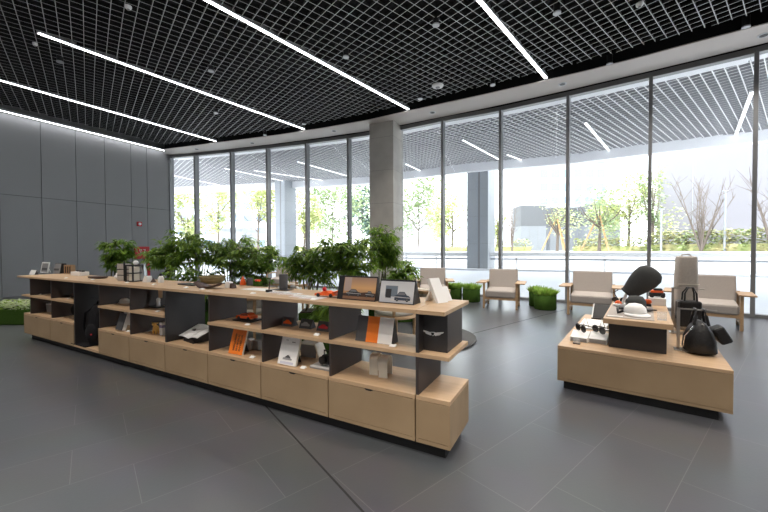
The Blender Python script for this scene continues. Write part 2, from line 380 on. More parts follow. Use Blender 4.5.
for x, y, lab in [(60, 62, 'black ceiling spotlight just below the near end of the third light strip'), (211, 71, 'black ceiling spotlight above the middle of the third light strip'),
                  (216, 113, 'black ceiling spotlight between the second and third light strips near the windows'), (346, 57, 'black ceiling spotlight right of the strip that ends beside the column'),
                  (436, 25, 'black ceiling spotlight left of the rightmost light strip near the top edge'), (492.7, 85, 'black ceiling spotlight at the soffit edge left of the rightmost strip end'),
                  (420, 99, 'small black ceiling spotlight above the stone column, right of a strip end'), (304, 124, 'black ceiling spotlight at the soffit edge beside the end of the third strip'),
                  (557, 13, 'black ceiling spotlight right of the rightmost light strip'), (609.7, 64, 'black ceiling spotlight at the soffit edge above the armchair windows'),
                  (746, 27, 'rightmost black ceiling spotlight, at the soffit edge in the right corner'), (265, 135, 'small black ceiling spotlight near the far soffit between two strip ends')]:
    spot(x, y, .055, lab)
def disc(x, y, r, lab):
    p = at_z(x, y, 5.30); t = thing('ceiling_detector', lab, 'smoke detector', p, 0, 'white round ceiling detectors')
    MB().lathe([(r * .55, -.035), (r * .9, -.02), (r, 0), (r, .02)], WHITE, n=20).build('cover', t)
    MB().lathe([(r * .35, -.048), (r * .4, -.034)], GREYC, n=14).build('sensor', t)
for x, y, r, lab in [(437.7, 86, .14, 'large white round ceiling detector above the stone column'), (128.3, 7.2, .05, 'small white round detector at the top left of the grid ceiling'),
                     (35, 44, .04, 'small white round detector left of the third light strip end'), (639.7, 4.5, .055, 'small white round detector at the top right of the grid ceiling')]:
    disc(x, y, r, lab)
for k, (x, y, lab) in enumerate([(196.7, 149, 'recessed soffit downlight nearest the grey panel wall'), (252.3, 143, 'second recessed soffit downlight from the grey panel wall'),
                  (334, 130.8, 'recessed soffit downlight just left of the stone column'), (432.5, 112.4, 'recessed soffit downlight just right of the stone column'),
                  (562.5, 84, 'recessed soffit downlight right of the rightmost strip'), (764, 35, 'recessed soffit downlight at the right edge of the photo')]):
    p = at_z(x, y, 5.2); t = thing('recessed_downlight', lab, 'downlight', (p.x, p.y, 5.2), 0, 'recessed downlights in the soffit')
    MB().lathe([(.09, -.008), (.09, 0)], ALU, n=18).build('trim_ring', t)
    MB().lathe([(.062, -.012), (.062, -.008)], BLACK, n=18).build('reflector', t)
# fire alarm and red cabinet by the left wall
def wall_pt(x, y, off=0):
    d = ray(x, y); P0 = W0 + WN * off; den = d.x * WN.x + d.y * WN.y; t = P0.dot(WN) / den
    return Vector((d.x * t, d.y * t, CAMH + d.z * t))
wa = math.atan2(-WD.y, -WD.x) + PI     # local x along WD, local -y into room
p = wall_pt(139, 224, 0)
t = thing('fire_alarm', 'small red fire alarm sounder on the grey panel wall', 'fire alarm', p, wa)
MB().box((0, -.025, 0), (.17, .05, .17), RED).build('housing', t, bevel=.012)
MB().lathe([(.05, 0), (.045, .03)], WHITE, (0, -.05, .0), 14, rot=RX(PI / 2)).build('strobe', t)
p = wall_pt(142, 253, .12); p.z = 0
t = thing('fire_extinguisher_stand', 'red fire extinguisher stand with white mark by the grey wall', 'fire equipment', p, wa)
MB().box((0, 0, 1.24), (.52, .05, .46), RED).build('sign_panel', t, bevel=.008)
MB().bx(.17, .27, -.03, .03, 0, 1.02, RED).build('post', t)
MB().bx(-.26, .26, -.16, .16, 0, .03, RED).build('base', t)
mk = MB()
for a, b in [((-.09, 1.36), (-.03, 1.36)), ((-.03, 1.36), (-.03, 1.30)), ((-.09, 1.36), (-.09, 1.30)), ((-.09, 1.30), (-.03, 1.22)), ((.03, 1.36), (.10, 1.36)), ((.10, 1.36), (.06, 1.22))]:
    mk.tube([(a[0], -.03, a[1]), (b[0], -.03, b[1])], .012, WHITE, 5)
mk.build('white_mark', t)

# ------------------------------------------------------------------ the long display counter
CO = Vector((.413, 2.179)); CA = -math.radians(28.37)
CX = Vector((math.cos(CA), math.sin(CA))); CY = Vector((-CX.y, CX.x))
def cw(x, y, z=0): p = CO + CX * x + CY * y; return Vector((p.x, p.y, z))
def cpx(x, y, z): return at_z(x, y, z)
def cloc(x, y, z): d = at_z(x, y, z).xy - CO; return d.dot(CX), d.dot(CY)
ZB, ZBT, ZM0, ZM1, ZT0, ZT1 = .085, .394, .645, .671, .927, .953
DB, DM, DT = .44, .455, .58
US = [0, .24, .95, 1.66, 2.36, 3.05, 3.74, 4.44, 5.09, 5.80, 6.74]
def shelf_unit(u0, u1, label, mid=True, drawer=True, div='low', mid_over=0, endface=False, div_at=None, plin=(0, 0), tall=False):
    w = u1 - u0; t = thing('display_shelf_unit', label, 'shelving unit', cw(-u1, 0, 0), CA, 'bays of the long oak display counter')
    MB().bx(plin[0], w - plin[1], .05, DB - .05, 0, ZB, PLINTH).build('plinth', t)
    if drawer:
        m = MB(); e = .0045
        m.bx(e, w - e, 0, DB, ZBT - .028, ZBT, OAK).bx(e, w - e, 0, DB, ZB, ZB + .026, OAK_SHADED)
        m.bx(e, .02, .0, DB, ZB + .026, ZBT - .028, OAK_SHADED).bx(w - .02, w - e, .0, DB, ZB + .026, ZBT - .028, OAK_SHADED)
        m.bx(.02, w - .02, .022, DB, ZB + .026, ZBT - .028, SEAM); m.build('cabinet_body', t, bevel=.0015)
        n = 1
        f = MB().bx(e + .001, w - e - .001, -.001, .018, ZB + .029, ZBT - .031, OAK_SHADED).build('drawer_front', t, bevel=.001)
        if not endface:
            MB().extrude([(w / 2 - .035, ZBT - .030), (w / 2 - .020, ZBT - .039), (w / 2 + .020, ZBT - .039), (w / 2 + .035, ZBT - .030)], -.0025, .004, PLINTH).build('finger_pull', f)
    else:
        MB().bx(.003, w - .003, 0, DB, ZB, ZB + .026, OAK).build('base_board', t)
    zt = ZBT if drawer else ZB + .026
    if mid:
        MB().bx(-mid_over + .002, w - .002, 0, DM, ZM0, ZM1, OAK).build('middle_shelf', t, bevel=.0015)
    x = 0 if div_at is None else div_at
    if div: 
        dm = BLACKP if tall else BROWNP
        if mid and not tall:
            MB().bx(x + .002, x + .02, .012, DB, zt, ZM0, dm).build('divider_panel', t); MB().bx(x + .002, x + .02, .012, DB, ZM1, ZT0, dm).build('divider_panel', t)
        else: MB().bx(x + .001, x + .025, .006, DB, zt, ZT0, dm).build('divider_panel', t)
    return t
labs = ['oak shelf bay with the orange, black and white folded card on its middle shelf', 'oak shelf bay with three small tent cards and the white leaning book',
        'oak shelf bay with the orange model car and the orange book', 'oak shelf bay without a middle shelf, open magazine on its cabinet', 'oak shelf bay with the yellow toy animal on its cabinet',
        'oak shelf bay with the round white hat and the leaning dark book', 'tall open oak bay where the black backpack hangs', 'oak shelf bay left of the black backpack bay',
        'leftmost oak shelf bay, its shelf overhanging towards the grey wall']
shelf_unit(.24, .95, labs[0]); shelf_unit(.95, 1.66, labs[1]); shelf_unit(1.66, 2.36, labs[2])
shelf_unit(2.36, 3.05, labs[3], mid=False, tall=True); shelf_unit(3.05, 3.74, labs[4]); shelf_unit(3.74, 4.44, labs[5])
shelf_unit(4.44, 5.09, labs[6], mid=False, drawer=False, tall=True); shelf_unit(5.09, 5.80, labs[7]); shelf_unit(5.80, 6.74, labs[8], mid_over=.07, div_at=.21, plin=(.12, 0))
# end unit of the counter with the emblem box
t = shelf_unit(0, .24, 'narrow oak end unit with black emblem box at the right end of the counter', mid=False, div=None, endface=True, plin=(0, .05))
MB().bx(.001, .021, .006, DB, ZBT, ZM0, BROWNP).build('divider_panel', t)
MB().bx(.001, .228, 0, .45, ZM0, ZM1, OAK).build('middle_shelf', t, bevel=.0015)
eb = MB().bx(.001, .19, .09, .43, ZM1, ZT0, BLACKP).build('emblem_box', t, bevel=.002)
MB().bx(.001, .022, .006, .09, ZM1, ZT0, BLACKP).build('divider_panel', t)
MB().bx(.001, .200, 0, .575, ZT0, ZT1, OAK).build('top_board', t, bevel=.0015)
em = MB(); zc = .79; xc = .090; yf = .086
for s in (-1, 1):
    em.extrude([(xc + s * .012, zc + .005), (xc + s * .034, zc + .010), (xc + s * .075, zc + .016), (xc + s * .069, zc + .007), (xc + s * .056, zc + .002), (xc + s * .049, zc - .006), (xc + s * .031, zc - .011), (xc + s * .014, zc - .015)][::s], yf, yf + .005, EMBL)
em.extrude([(xc - .016, zc + .009), (xc + .016, zc + .009), (xc + .011, zc - .010), (xc, zc - .018), (xc - .011, zc - .010)], yf - .002, yf + .005, EMBL)
em.extrude([(xc - .011, zc + .006), (xc + .011, zc + .006), (xc + .008, zc - .008), (xc, zc - .013), (xc - .008, zc - .008)], yf - .004, yf, BLACK)
w_ = em.build('winged_emblem', eb); w_['label'] = 'silver winged emblem'
# long top board
tag(MB().bx(-6.97, -.243, 0, DT, ZT0, ZT1, OAK).build('counter_top', None, cw(0, 0, 0), CA, bevel=.0015), 'long oak counter top carrying the row of displayed goods', 'counter top')

# ------------------------------------------------------------------ goods on and in the counter
def cthing(name, label, cat, px, z, rot=0, group=None):
    p = at_z(px[0], px[1], z); return thing(name, label, cat, (p.x, p.y, z + .0005), CA + rot, group)
def cmesh(mb, name, label, cat, px, z, rot=0, group=None, bevel=0):
    p = at_z(px[0], px[1], z); return tag(mb.build(name, None, (p.x, p.y, z + .0005), CA + rot, bevel), label, cat, group)
def price(x, y, z, label, rot=0):
    m = MB().extrude_x([(-.018, 0), (.018, 0), (.010, .012), (-.014, .003)], -.024, .024, WHITE)
    return cmesh(m, 'price_tag', label, 'price tag', (x, y), z, rot, 'small white price tags')
def easel(w, h, dep, mface, mside, th=.006):            # tent board: front face leans back
    m = MB(); a = math.atan2(dep * .45, h)
    m.extrude_x([(0, 0), (th, 0), (dep * .45 + th, h), (dep * .45, h)], -w / 2, w / 2, mface)
    m.extrude_x([(dep - th, 0), (dep, 0), (dep * .45 + th, h), (dep * .45, h - .002)], -w / 2, w / 2, mside)
    return m
# two photo boards on the top, right end
def photo_board(px, w, h, label, pic):
    t = cthing('photo_board', label, 'photo display board', px, ZT1, .0, 'folded photo boards on the counter top')
    dep = .13; MB().extrude_x([(0, 0), (dep * .35, h), (dep * .4, h), (dep, 0)], -w / 2, w / 2, BLACK).build('board', t)
    sl = math.atan2(dep * .35, h)
    pic(t, w, h, RX(-sl)); return t
def face(mb, R, x0, x1, z0, z1, m, off=.003):
    vs = [R @ Vector((x, -off, z)) for x, z in ((x0, z0), (x1, z0), (x1, z1), (x0, z1))]; return mb.add(vs, [(0, 1, 2, 3)], m)
def facepoly(mb, R, pts, m, off=.004):
    return mb.add([R @ Vector((x, -off, z)) for x, z in pts], [list(range(len(pts)))], m)
def grad(name, c0, c1, c2, h):
    m = mat(name, c0, .4); nt = m.node_tree; N = nt.nodes; tc = N.new('ShaderNodeTexCoord'); sp = N.new('ShaderNodeSeparateXYZ'); mr = N.new('ShaderNodeMapRange')
    rp = N.new('ShaderNodeValToRGB'); rp.color_ramp.elements[0].color = (*c0, 1); rp.color_ramp.elements[1].color = (*c2, 1); e = rp.color_ramp.elements.new(.5); e.color = (*c1, 1)
    mr.inputs[2].default_value = h; nt.links.new(tc.outputs['Object'], sp.inputs[0]); nt.links.new(sp.outputs[2], mr.inputs[0]); nt.links.new(mr.outputs[0], rp.inputs[0])
    nt.links.new(rp.outputs[0], N['Principled BSDF'].inputs['Base Color']); return m
SUNSET = grad('printed_sunset', (.12, .06, .045), (.62, .36, .17), (.26, .18, .16), .19)
SHOWR = grad('printed_showroom', (.42, .45, .52), (.60, .62, .66), (.50, .52, .56), .16)
CARD = mat('printed_car_dark', (.030, .030, .036), .4); CARB = mat('printed_car_blue', (.035, .05, .085), .4); PBLUE = mat('printed_wall_blue', (.15, .19, .24), .4); PEACH = mat('printed_pale', (.42, .33, .30), .4)
def car_outline(cx, cz, w, h):
    return [(cx + x * w, cz + z * h) for x, z in ((-.5, 0), (.5, 0), (.52, .35), (.42, .55), (.28, .62), (.12, 1), (-.2, 1), (-.36, .6), (-.5, .5))]
CARG = mat('printed_car_glass', (.16, .17, .19), .3); CARL = mat('printed_car_light', (.55, .55, .56), .4)
def circ(x, z, r): return [(x + r * math.cos(2 * PI * k / 12), z + r * math.sin(2 * PI * k / 12)) for k in range(12)]
def printed_car(m, R, cx, cz, w, h, col):
    facepoly(m, R, car_outline(cx, cz, w, h), col, .005)
    facepoly(m, R, [(cx + x * w, cz + z * h) for x, z in ((-.30, .62), (.22, .64), (.10, .93), (-.18, .93))], CARG, .0055)
    facepoly(m, R, [(cx + x * w, cz + z * h) for x, z in ((-.50, .34), (.50, .30), (.50, .36), (-.50, .42))], CARL, .0055)
    for x in (-.32, .32): facepoly(m, R, circ(cx + x * w, cz + .06 * h, h * .20), CARD, .006); facepoly(m, R, circ(cx + x * w, cz + .06 * h, h * .09), CARG, .0065)
def pic_sunset(t, w, h, R):
    m = MB(); face(m, R, -w / 2 + .055, w / 2 - .003, .006, h - .006, SUNSET); m.build('sunset_print', t)
    m = MB(); face(m, R, -w / 2 + .06, -w / 2 + .125, .07, h - .008, PEACH, .0035); facepoly(m, R, [(-w / 2 + .055, .05), (-.03, .062), (.02, .058), (.09, .066), (w / 2 - .003, .060), (w / 2 - .003, .030), (-w / 2 + .055, .030)], BROWN, .004)
    printed_car(m, R, -.02, .034, .135, .050, CARD); printed_car(m, R, .125, .034, .075, .042, CARD); m.build('car_picture', t)
def pic_show(t, w, h, R):
    m = MB(); face(m, R, -w / 2 + .006, w / 2 - .006, .006, h - .006, SHOWR); m.build('showroom_print', t)
    m = MB(); face(m, R, -w / 2 + .05, -w / 2 + .15, .05, h - .04, PBLUE, .0035); face(m, R, -w / 2 + .055, -w / 2 + .10, .040, h - .065, CARD, .0042); face(m, R, -w / 2 + .10, w / 2 - .01, .02, .032, CARL, .0038)
    printed_car(m, R, .050, .026, .125, .062, CARB); m.build('car_picture', t)
photo_board((355.3, 300.3), .352, .185, 'dark photo board showing two cars under an orange sunset sky', pic_sunset)
photo_board((395.5, 303.8), .285, .170, 'pale photo board showing a dark car, beside the white stand cards', pic_show)
# white stand cards on the end block
def white_stand(px, w, h, label, rot):
    t = cthing('white_stand_card', label, 'display card', px, ZT1, rot, 'white leaning cards at the counter end')
    MB().extrude_x([(0, 0), (.028, -.0), (.028 + h * .62, h), (h * .60, h + .012)], -w / 2, w / 2, WHITE).build('card_block', t, bevel=.002)
    MB().extrude_x([(h * .92, 0), (h * .98, 0), (h * .58, h * .74), (h * .50, h * .70)], -w * .35, w * .35, WHITE).build('prop', t)
white_stand((443.5, 303.0), .10, .165, 'larger white leaning display card on the counter end block', 1.12)
white_stand((450, 301.0), .055, .095, 'smaller white leaning card behind the larger one on the end block', 1.12)
# model cars
def model_car(name, label, px, z, L_, colm, rot, base=True, racer=False):
    t = cthing(name, label, 'model car', px, z, rot)
    w = L_ * .42; h = L_ * .30; zb = .012 if base else 0
    if base: MB().bx(-L_ * .62, L_ * .62, -w * .8, w * .8, 0, .012, BLACK).build('base', t)
    z0 = zb + h * .22
    m = MB()
    prof = [(-.5, .0), (-.5, .40), (-.44, .52), (-.28, .55), (-.14, .92), (.22, 1.0), (.36, .62), (.47, .55), (.5, .3), (.5, .0)] if not racer else [(-.5, 0), (-.5, .3), (-.2, .45), (-.1, .75), (.12, .75), (.2, .5), (.45, .55), (.5, .3), (.5, 0)]
    m.extrude([(x * L_, z0 + q * h * .8) for x, q in prof], -w / 2, w / 2, colm); m.build('body', t, bevel=L_ * .02)
    if not racer:
        m = MB()
        for s in (-1, 1): m.extrude([(x * L_, z0 + q * h * .8) for x, q in ((-.22, .58), (-.11, .86), (.20, .92), (.30, .62))], s * w / 2 - .001, s * w / 2 + .001, LENS)
        m.build('windows', t)
        m = MB()
        for s in (-1, 1): m.tube([(-.1 * L_, s * w * .36, z0 + h * .82), (.2 * L_, s * w * .36, z0 + h * .86)], L_ * .012, BLACK, 5)
        m.build('roof_rails', t)
    else:
        MB().ell((-.12 * L_, 0, z0 + h * .85), (L_ * .10, L_ * .10, L_ * .10), RED).build('driver_helmet', t)
        MB().bx(.40 * L_, .5 * L_, -w * .6, w * .6, z0 + h * .45, z0 + h * .62, colm).build('rear_wing', t)
    for sx in (-.31, .31):
        for sy in (-1, 1):
            MB().lathe([(h * .26, -w * .09), (h * .26, w * .09)], BLACK, (sx * L_, sy * w * .5, zb + h * .26), 14, rot=RX(PI / 2)).build('wheel', t)
    return t
model_car('model_car', 'orange model car on a black base in the middle shelf bay', (247.0, 320.4), ZM1, .195, ORANGE, .05)
model_car('model_racer', 'orange open racing model with red helmet on the counter top leaflets', (327, 296.5), ZT1 + .004, .19, ORANGE, .12, base=False, racer=True)
# leaflets
for k, (x, y, r, lab) in enumerate([(292, 293.5, .15, 'white printed leaflet left of the racing model'), (305, 296, -.1, 'white printed leaflet in the middle of the fan of leaflets'), (315, 297.5, .05, 'white printed leaflet under the racing model'),
                    (281, 292, .3, 'white leaflet beneath the dark tumbler')]):
    m = MB().bx(-.095, .095, -.10, .04, 0, .0012, PAPER)
    o = cmesh(m, 'leaflet', lab, 'leaflet', (x, y), ZT1 + .0012 * k, r, 'white leaflets on the counter top')
    for q in range(4): MB().bx(-.07, .07 - .02 * (q % 2), -.085 + q * .028, -.078 + q * .028, .0012, .0016, GREYC if q else RED).build('print_line', o)
cmesh(MB().bx(-.20, .20, 0, .17, 0, .002, WHITE), 'white_mat', 'plain white sheet under the small orange and grey objects on the counter top', 'display mat', (254, 290.5), ZT1)
# small things on the sheet
cmesh(MB().lathe([(.032, 0), (.034, .02), (.020, .06), (.004, .095), (.001, .10)], ORANGE, n=14), 'orange_cone', 'small orange teardrop figure on the counter top sheet', 'ornament', (243, 285.0), ZT1 + .003)
cmesh(MB().lathe([(.030, 0), (.032, .075), (.028, .078)], DGREYC, n=14), 'grey_cup', 'small dark grey cup between orange cone and green pot', 'cup', (250, 285), ZT1 + .003)
t = cthing('small_pot', 'dark green square pot with orange top on the counter sheet', 'pot', (258, 286), ZT1 + .003)
MB().box((0, 0, .028), (.075, .06, .056), MOSS).build('pot_body', t, bevel=.006)
m = MB(); [m.ell((x, y, .058), (.02, .02, .015), RED if k % 2 else ORANGE) for k, (x, y) in enumerate([(-.02, 0), (.012, .01), (.022, -.012), (0, -.015)])]; m.build('orange_filling', t)
t = cthing('white_cube', 'white cube with brown wedge beside it near the woven basket', 'ornament', (229, 288), ZT1)
MB().box((0, 0, .032), (.06, .055, .064), WHITE).build('cube', t, bevel=.006); MB().extrude([(.04, 0), (.085, 0), (.075, .035), (.05, .05)], -.025, .025, BROWN).build('wedge', t)
# tumbler on a tray and pen on a stand
cmesh(MB().lathe([(.040, 0), (.042, .14), (.040, .145), (.035, .145)], DGREYC, n=20), 'dark_tumbler', 'tall dark grey tumbler standing on the counter top', 'tumbler', (283.5, 289), ZT1 + .006)
cmesh(MB().bx(-.11, .09, -.05, .05, 0, .004, BLACK), 'black_tray', 'flat black tray under the dark grey tumbler', 'tray', (283, 290), ZT1 + .0015)
t = cthing('pen_stand', 'dark pen standing upright in a small black holder', 'pen', (269, 292.2), ZT1 + .001)
MB().box((0, 0, .012), (.045, .045, .024), BLACK).build('holder', t, bevel=.004); MB().tube([(0, 0, .02), (.018, 0, .135)], [.0055, .004], BROWN, 8).build('pen', t)
t = cthing('earphone_case', 'small silver rounded case beside the dark tumbler', 'case', (293, 288.5), ZT1 + .001)
MB().ell((0, 0, .018), (.03, .025, .018), ALU).build('case', t); MB().ell((.05, .01, .012), (.015, .012, .012), WHITE).build('bud', t)
# wavy brown tray and woven basket, tablet
def wavy():
    m = MB(); n = 12; vs = []
    for i in range(n + 1):
        x = -.20 + .40 * i / n; z = .012 + .045 * abs(2 * i / n - 1) ** 1.6
        vs += [(x, -.07 * math.cos((2 * i / n - 1) * 1.2), z), (x, .07 * math.cos((2 * i / n - 1) * 1.2), z + .006), (x, -.07 * math.cos((2 * i / n - 1) * 1.2), z - .012), (x, .07 * math.cos((2 * i / n - 1) * 1.2), z - .006)]
    fs = []
    for i in range(n):
        a, b = 4 * i, 4 * i + 4; fs += [(a, b, b + 1, a + 1), (a + 2, a + 3, b + 3, b + 2), (a, a + 2, b + 2, b), (a + 1, b + 1, b + 3, a + 3)]
    fs += [(0, 1, 3, 2), (4 * n, 4 * n + 2, 4 * n + 3, 4 * n + 1)]
    return m.add(vs, fs, BROWN, True)
cmesh(wavy(), 'curved_tray', 'dark brown curved leather tray below the woven basket', 'tray', (208, 288.0), ZT1, .0)
t = cthing('woven_basket', 'round olive woven basket on the counter top in front of the plants', 'basket', (208, 283.5), ZT1)
MB().lathe([(.09, 0), (.13, .03), (.14, .075), (.132, .075), (.12, .035), (.08, .012)], OLIVE, (0, .06, 0), 22).build('bowl', t)
MB().lathe([(.145, .068), (.145, .084), (.130, .084), (.130, .068)], OLIVE, (0, .06, 0), 22).build('rim', t)
t = cthing('tablet', 'black tablet lying flat left of the curved brown tray', 'tablet', (190, 285), ZT1, -.1)
MB().bx(-.16, .16, -.06, .08, 0, .014, BLACK).build('tablet_body', t, bevel=.004); MB().bx(-.02, .13, -.05, .07, .014, .0145, mat('tablet_screen', (.25, .27, .30), .2)).build('screen', t)
t = cthing('spray_bottle', 'small white bottle with black cap at the counter top, under the plants', 'bottle', (161, 282.5), ZT1)
MB().lathe([(.032, 0), (.034, .05), (.022, .075), (.014, .08)], WHITE, n=16).build('bottle_body', t); MB().lathe([(.015, .078), (.016, .105), (.01, .11)], BLACK, n=12).build('cap', t)
t = cthing('white_tent_card', 'white tent card with brown cone beside it, right of the lantern', 'card', (147.5, 282.2), ZT1, .2)
MB().extrude([(-.05, 0), (.035, 0), (.02, .075), (-.012, .075)], -.03, .04, WHITE).build('card', t); MB().lathe([(.035, 0), (.002, .05)], BROWN, (.07, .02, 0), 10).build('cone', t)
t = cthing('framed_lantern', 'black framed lantern box with white candle inside on the counter', 'lantern', (134.5, 281.5), ZT1, .15)
m = MB(); a, h = .062, .21
for sx in (-1, 1):
    for sy in (-1, 1): m.bx(sx * a - .007, sx * a + .007, sy * a - .007, sy * a + .007, 0, h, BLACK)
for z in (0, .10, h - .014):
    for s in (-1, 1): m.bx(-a, a, s * a - .006, s * a + .006, z, z + .014, BLACK); m.bx(s * a - .006, s * a + .006, -a, a, z, z + .014, BLACK)
m.build('frame', t); MB().box((0, 0, .095), (.085, .085, .18), CREAM).build('candle', t, bevel=.01); MB().ell((.03, 0, .235), (.03, .03, .03), WHITE).build('white_ball', t)
t = cthing('glass_jar', 'shiny glass jar with dark strap right of the black lantern', 'jar', (143, 281), ZT1)
MB().lathe([(.045, 0), (.05, .12), (.035, .19), (.036, .22)], mat('jar_glass', (.55, .60, .62), .08, .6), n=16).build('jar_body', t)
MB().tube([(-.055 + .01 * math.cos(k), -.02, .1 + .08 * math.sin(k * PI / 6)) for k in range(7)], .012, BLACK, 6).build('strap', t)
t = cthing('stacked_cream_blocks', 'stack of three cream blocks in a dark frame left of the lantern', 'ornament', (124.5, 280.8), ZT1, .1)
for k in range(3): MB().box((0, 0, .036 + k * .075), (.125, .10, .066), CANVAS).build('block', t, bevel=.004)
m = MB()
for z in (.0695, .1445): m.bx(-.063, .063, -.051, .051, z, z + .009, BLACK)
m.bx(.066, .080, -.05, -.036, 0, .24, BLACK); m.build('frame', t)
t = cthing('white_figurine', 'small white lumpy figurine left of the stacked cream blocks', 'ornament', (117, 279.0), ZT1)
MB().ell((0, 0, .028), (.045, .03, .028), WHITE).build('figure_body', t); MB().ell((.012, 0, .062), (.022, .02, .022), WHITE).build('figure_head', t); MB().ell((.06, .0, .018), (.02, .02, .018), BROWN).build('figure_foot', t)
t = cthing('dark_oval_tray', 'dark oval serving tray at the far part of the counter top', 'tray', (98, 278.3), ZT1, .1)
MB().lathe([(.12, 0), (.17, .012), (.175, .028), (.165, .028), (.12, .012)], BROWN, n=24, sx=1.0, sy=.5).build('tray_body', t); MB().lathe([(.11, .013), (.12, .015)], OLIVE, n=20, sx=1, sy=.5).build('tray_liner', t)
t = cthing('white_box_with_goods', 'flat white box topped with small black goods on the far counter', 'box', (80, 275.5), ZT1, .05)
MB().box((0, 0, .03), (.28, .12, .06), WHITE).build('box_body', t, bevel=.004)
for k in range(3): MB().ell((-.06 + k * .08, 0, .072), (.032, .025, .014), BLACK).build('black_item', t)
t = cthing('wooden_rack', 'small wooden rack holding dark cards right of the grey books', 'rack', (69.5, 273.9), ZT1, .05)
m = MB()
for x in (-.10, -.03, .04, .11): m.bx(x - .007, x + .007, -.03, .03, 0, .15, OAKC)
m.bx(-.11, .12, -.035, .035, 0, .012, OAKC); m.build('rack_frame', t)
for x in (-.065, .005, .075): MB().box((x, 0, .07), (.035, .05, .11), BROWN).build('card_block', t)
t = cthing('grey_photo_book', 'standing grey photo book with black spine end near the counter far end', 'book', (56.5, 273.6), ZT1, .1)
MB().extrude_x([(0, 0), (.03, .17), (.09, .17), (.12, 0)], -.10, .10, BLACK).build('stand', t); m = MB(); face(m, RX(-.17), -.095, .095, .005, .168, GREYC); face(m, RX(-.17), -.09, .06, .05, .085, DGREYC, .0045); m.build('grey_cover', t)
t = cthing('white_framed_photo', 'white framed grey photo standing near the counter far end', 'picture frame', (43.8, 272.8), ZT1, .1)
MB().extrude_x([(0, 0), (.014, 0), (.044, .185), (.03, .185)], -.115, .115, WHITE).build('frame', t, bevel=.002)
MB().extrude_x([(.08, 0), (.088, 0), (.04, .14), (.032, .14)], -.03, .03, WHITE).build('prop', t)
m = MB(); face(m, RX(-.16), -.085, .10, .02, .165, GREYC); face(m, RX(-.16), -.075, .095, .05, .085, DGREYC, .005); m.build('photo', t)
t = cthing('white_name_card', 'white tent card at the far left end of the counter top', 'card', (31.5, 274.6), ZT1, .1)
MB().extrude_x([(0, 0), (.03, .075), (.034, .075), (.004, 0)], -.08, .08, WHITE).build('card_front', t); MB().extrude_x([(.06, 0), (.034, .075), (.03, .075), (.056, 0)], -.08, .08, GREYC).build('card_back', t)
# price tags
price(393, 346.3, ZM1, 'white price tag in front of the tricolour folded card'); price(317, 335, ZM1, 'white price tag before the three small tent cards')
price(247.5, 325, ZM1, 'white price tag in front of the orange model car on the shelf'); price(303.3, 368, ZBT, 'cream price tag at the foot of the white leaning book')
price(252.5, 357.5, ZBT, 'white price tag at the foot of the orange book'); price(157.5, 311.7, ZM1, 'white price tag in front of the black pedestal item')
price(128.3, 331.5, ZBT, 'white price tag at the foot of the leaning dark book with red print'); price(253, 293.7, ZT1, 'white price tag on the counter top in front of the white sheet')
price(202, 289.5, ZT1, 'white price tag in front of the curved brown tray'); price(186, 288, ZT1, 'white price tag in front of the black tablet')
price(154, 284.7, ZT1, 'white price tag between tent card and small bottle on the counter top'); price(127, 282.8, ZT1, 'white price tag in front of the lantern and cream blocks')
price(92.5, 279.8, ZT1, 'white price tag in front of the dark oval tray'); price(66, 278.2, ZT1, 'white price tag in front of the wooden rack'); price(39.5, 294.5, ZM1, 'white price tag on the leftmost middle shelf near the little black toy')
price(69, 298.5, ZM1, 'white price tag on the middle shelf beside the backpack bay')
price(314, 299.6, ZT1, 'white price tag at the front edge below the leaflets')
# bay 1
t = cthing('tricolour_tent_card', 'folded tent card in black, orange and white stripes on the middle shelf', 'display card', (373, 342.8), ZM1, .02)
R = RX(-.283); w, h = .300, .180
m = MB(); m.extrude_x([(0, 0), (.05, h), (.055, h), (.11, 0)], -w / 2, w / 2, DGREYC); m.build('card_body', t)
for x0, x1, mm, nm in ((-w / 2, -w / 6 - .012, DGREYC, 'black_panel'), (-w / 6 - .012, w / 6 - .015, ORANGEC, 'orange_panel'), (w / 6 - .015, w / 2, WHITE, 'white_panel')):
    q = MB(); face(q, R, x0, x1, .001, h * 1.045, mm, .004); q.build(nm, t)
t = cthing('white_arch_stand', 'two white arched holders standing on the cabinet of the first bay', 'display stand', (379.5, 377.5), ZBT, .12)
def arch(x0, x1, y):
    m = MB(); out = []; inn = []
    for k in range(9):
        a = PI * k / 8; out.append((y + .055 - .055 * math.cos(a), .115 + .040 * math.sin(a))); inn.append((y + .055 - .048 * math.cos(a), .115 + .033 * math.sin(a)))
    prof = [(y, 0)] + out + [(y + .11, 0), (y + .103, 0)] + inn[::-1] + [(y + .007, 0)]
    return m.extrude_x(prof[::-1], x0, x1, IVORY if False else CREAM)
arch(-.095, -.028, .03).build('arch', t); arch(-.008, .062, 0).build('arch', t)
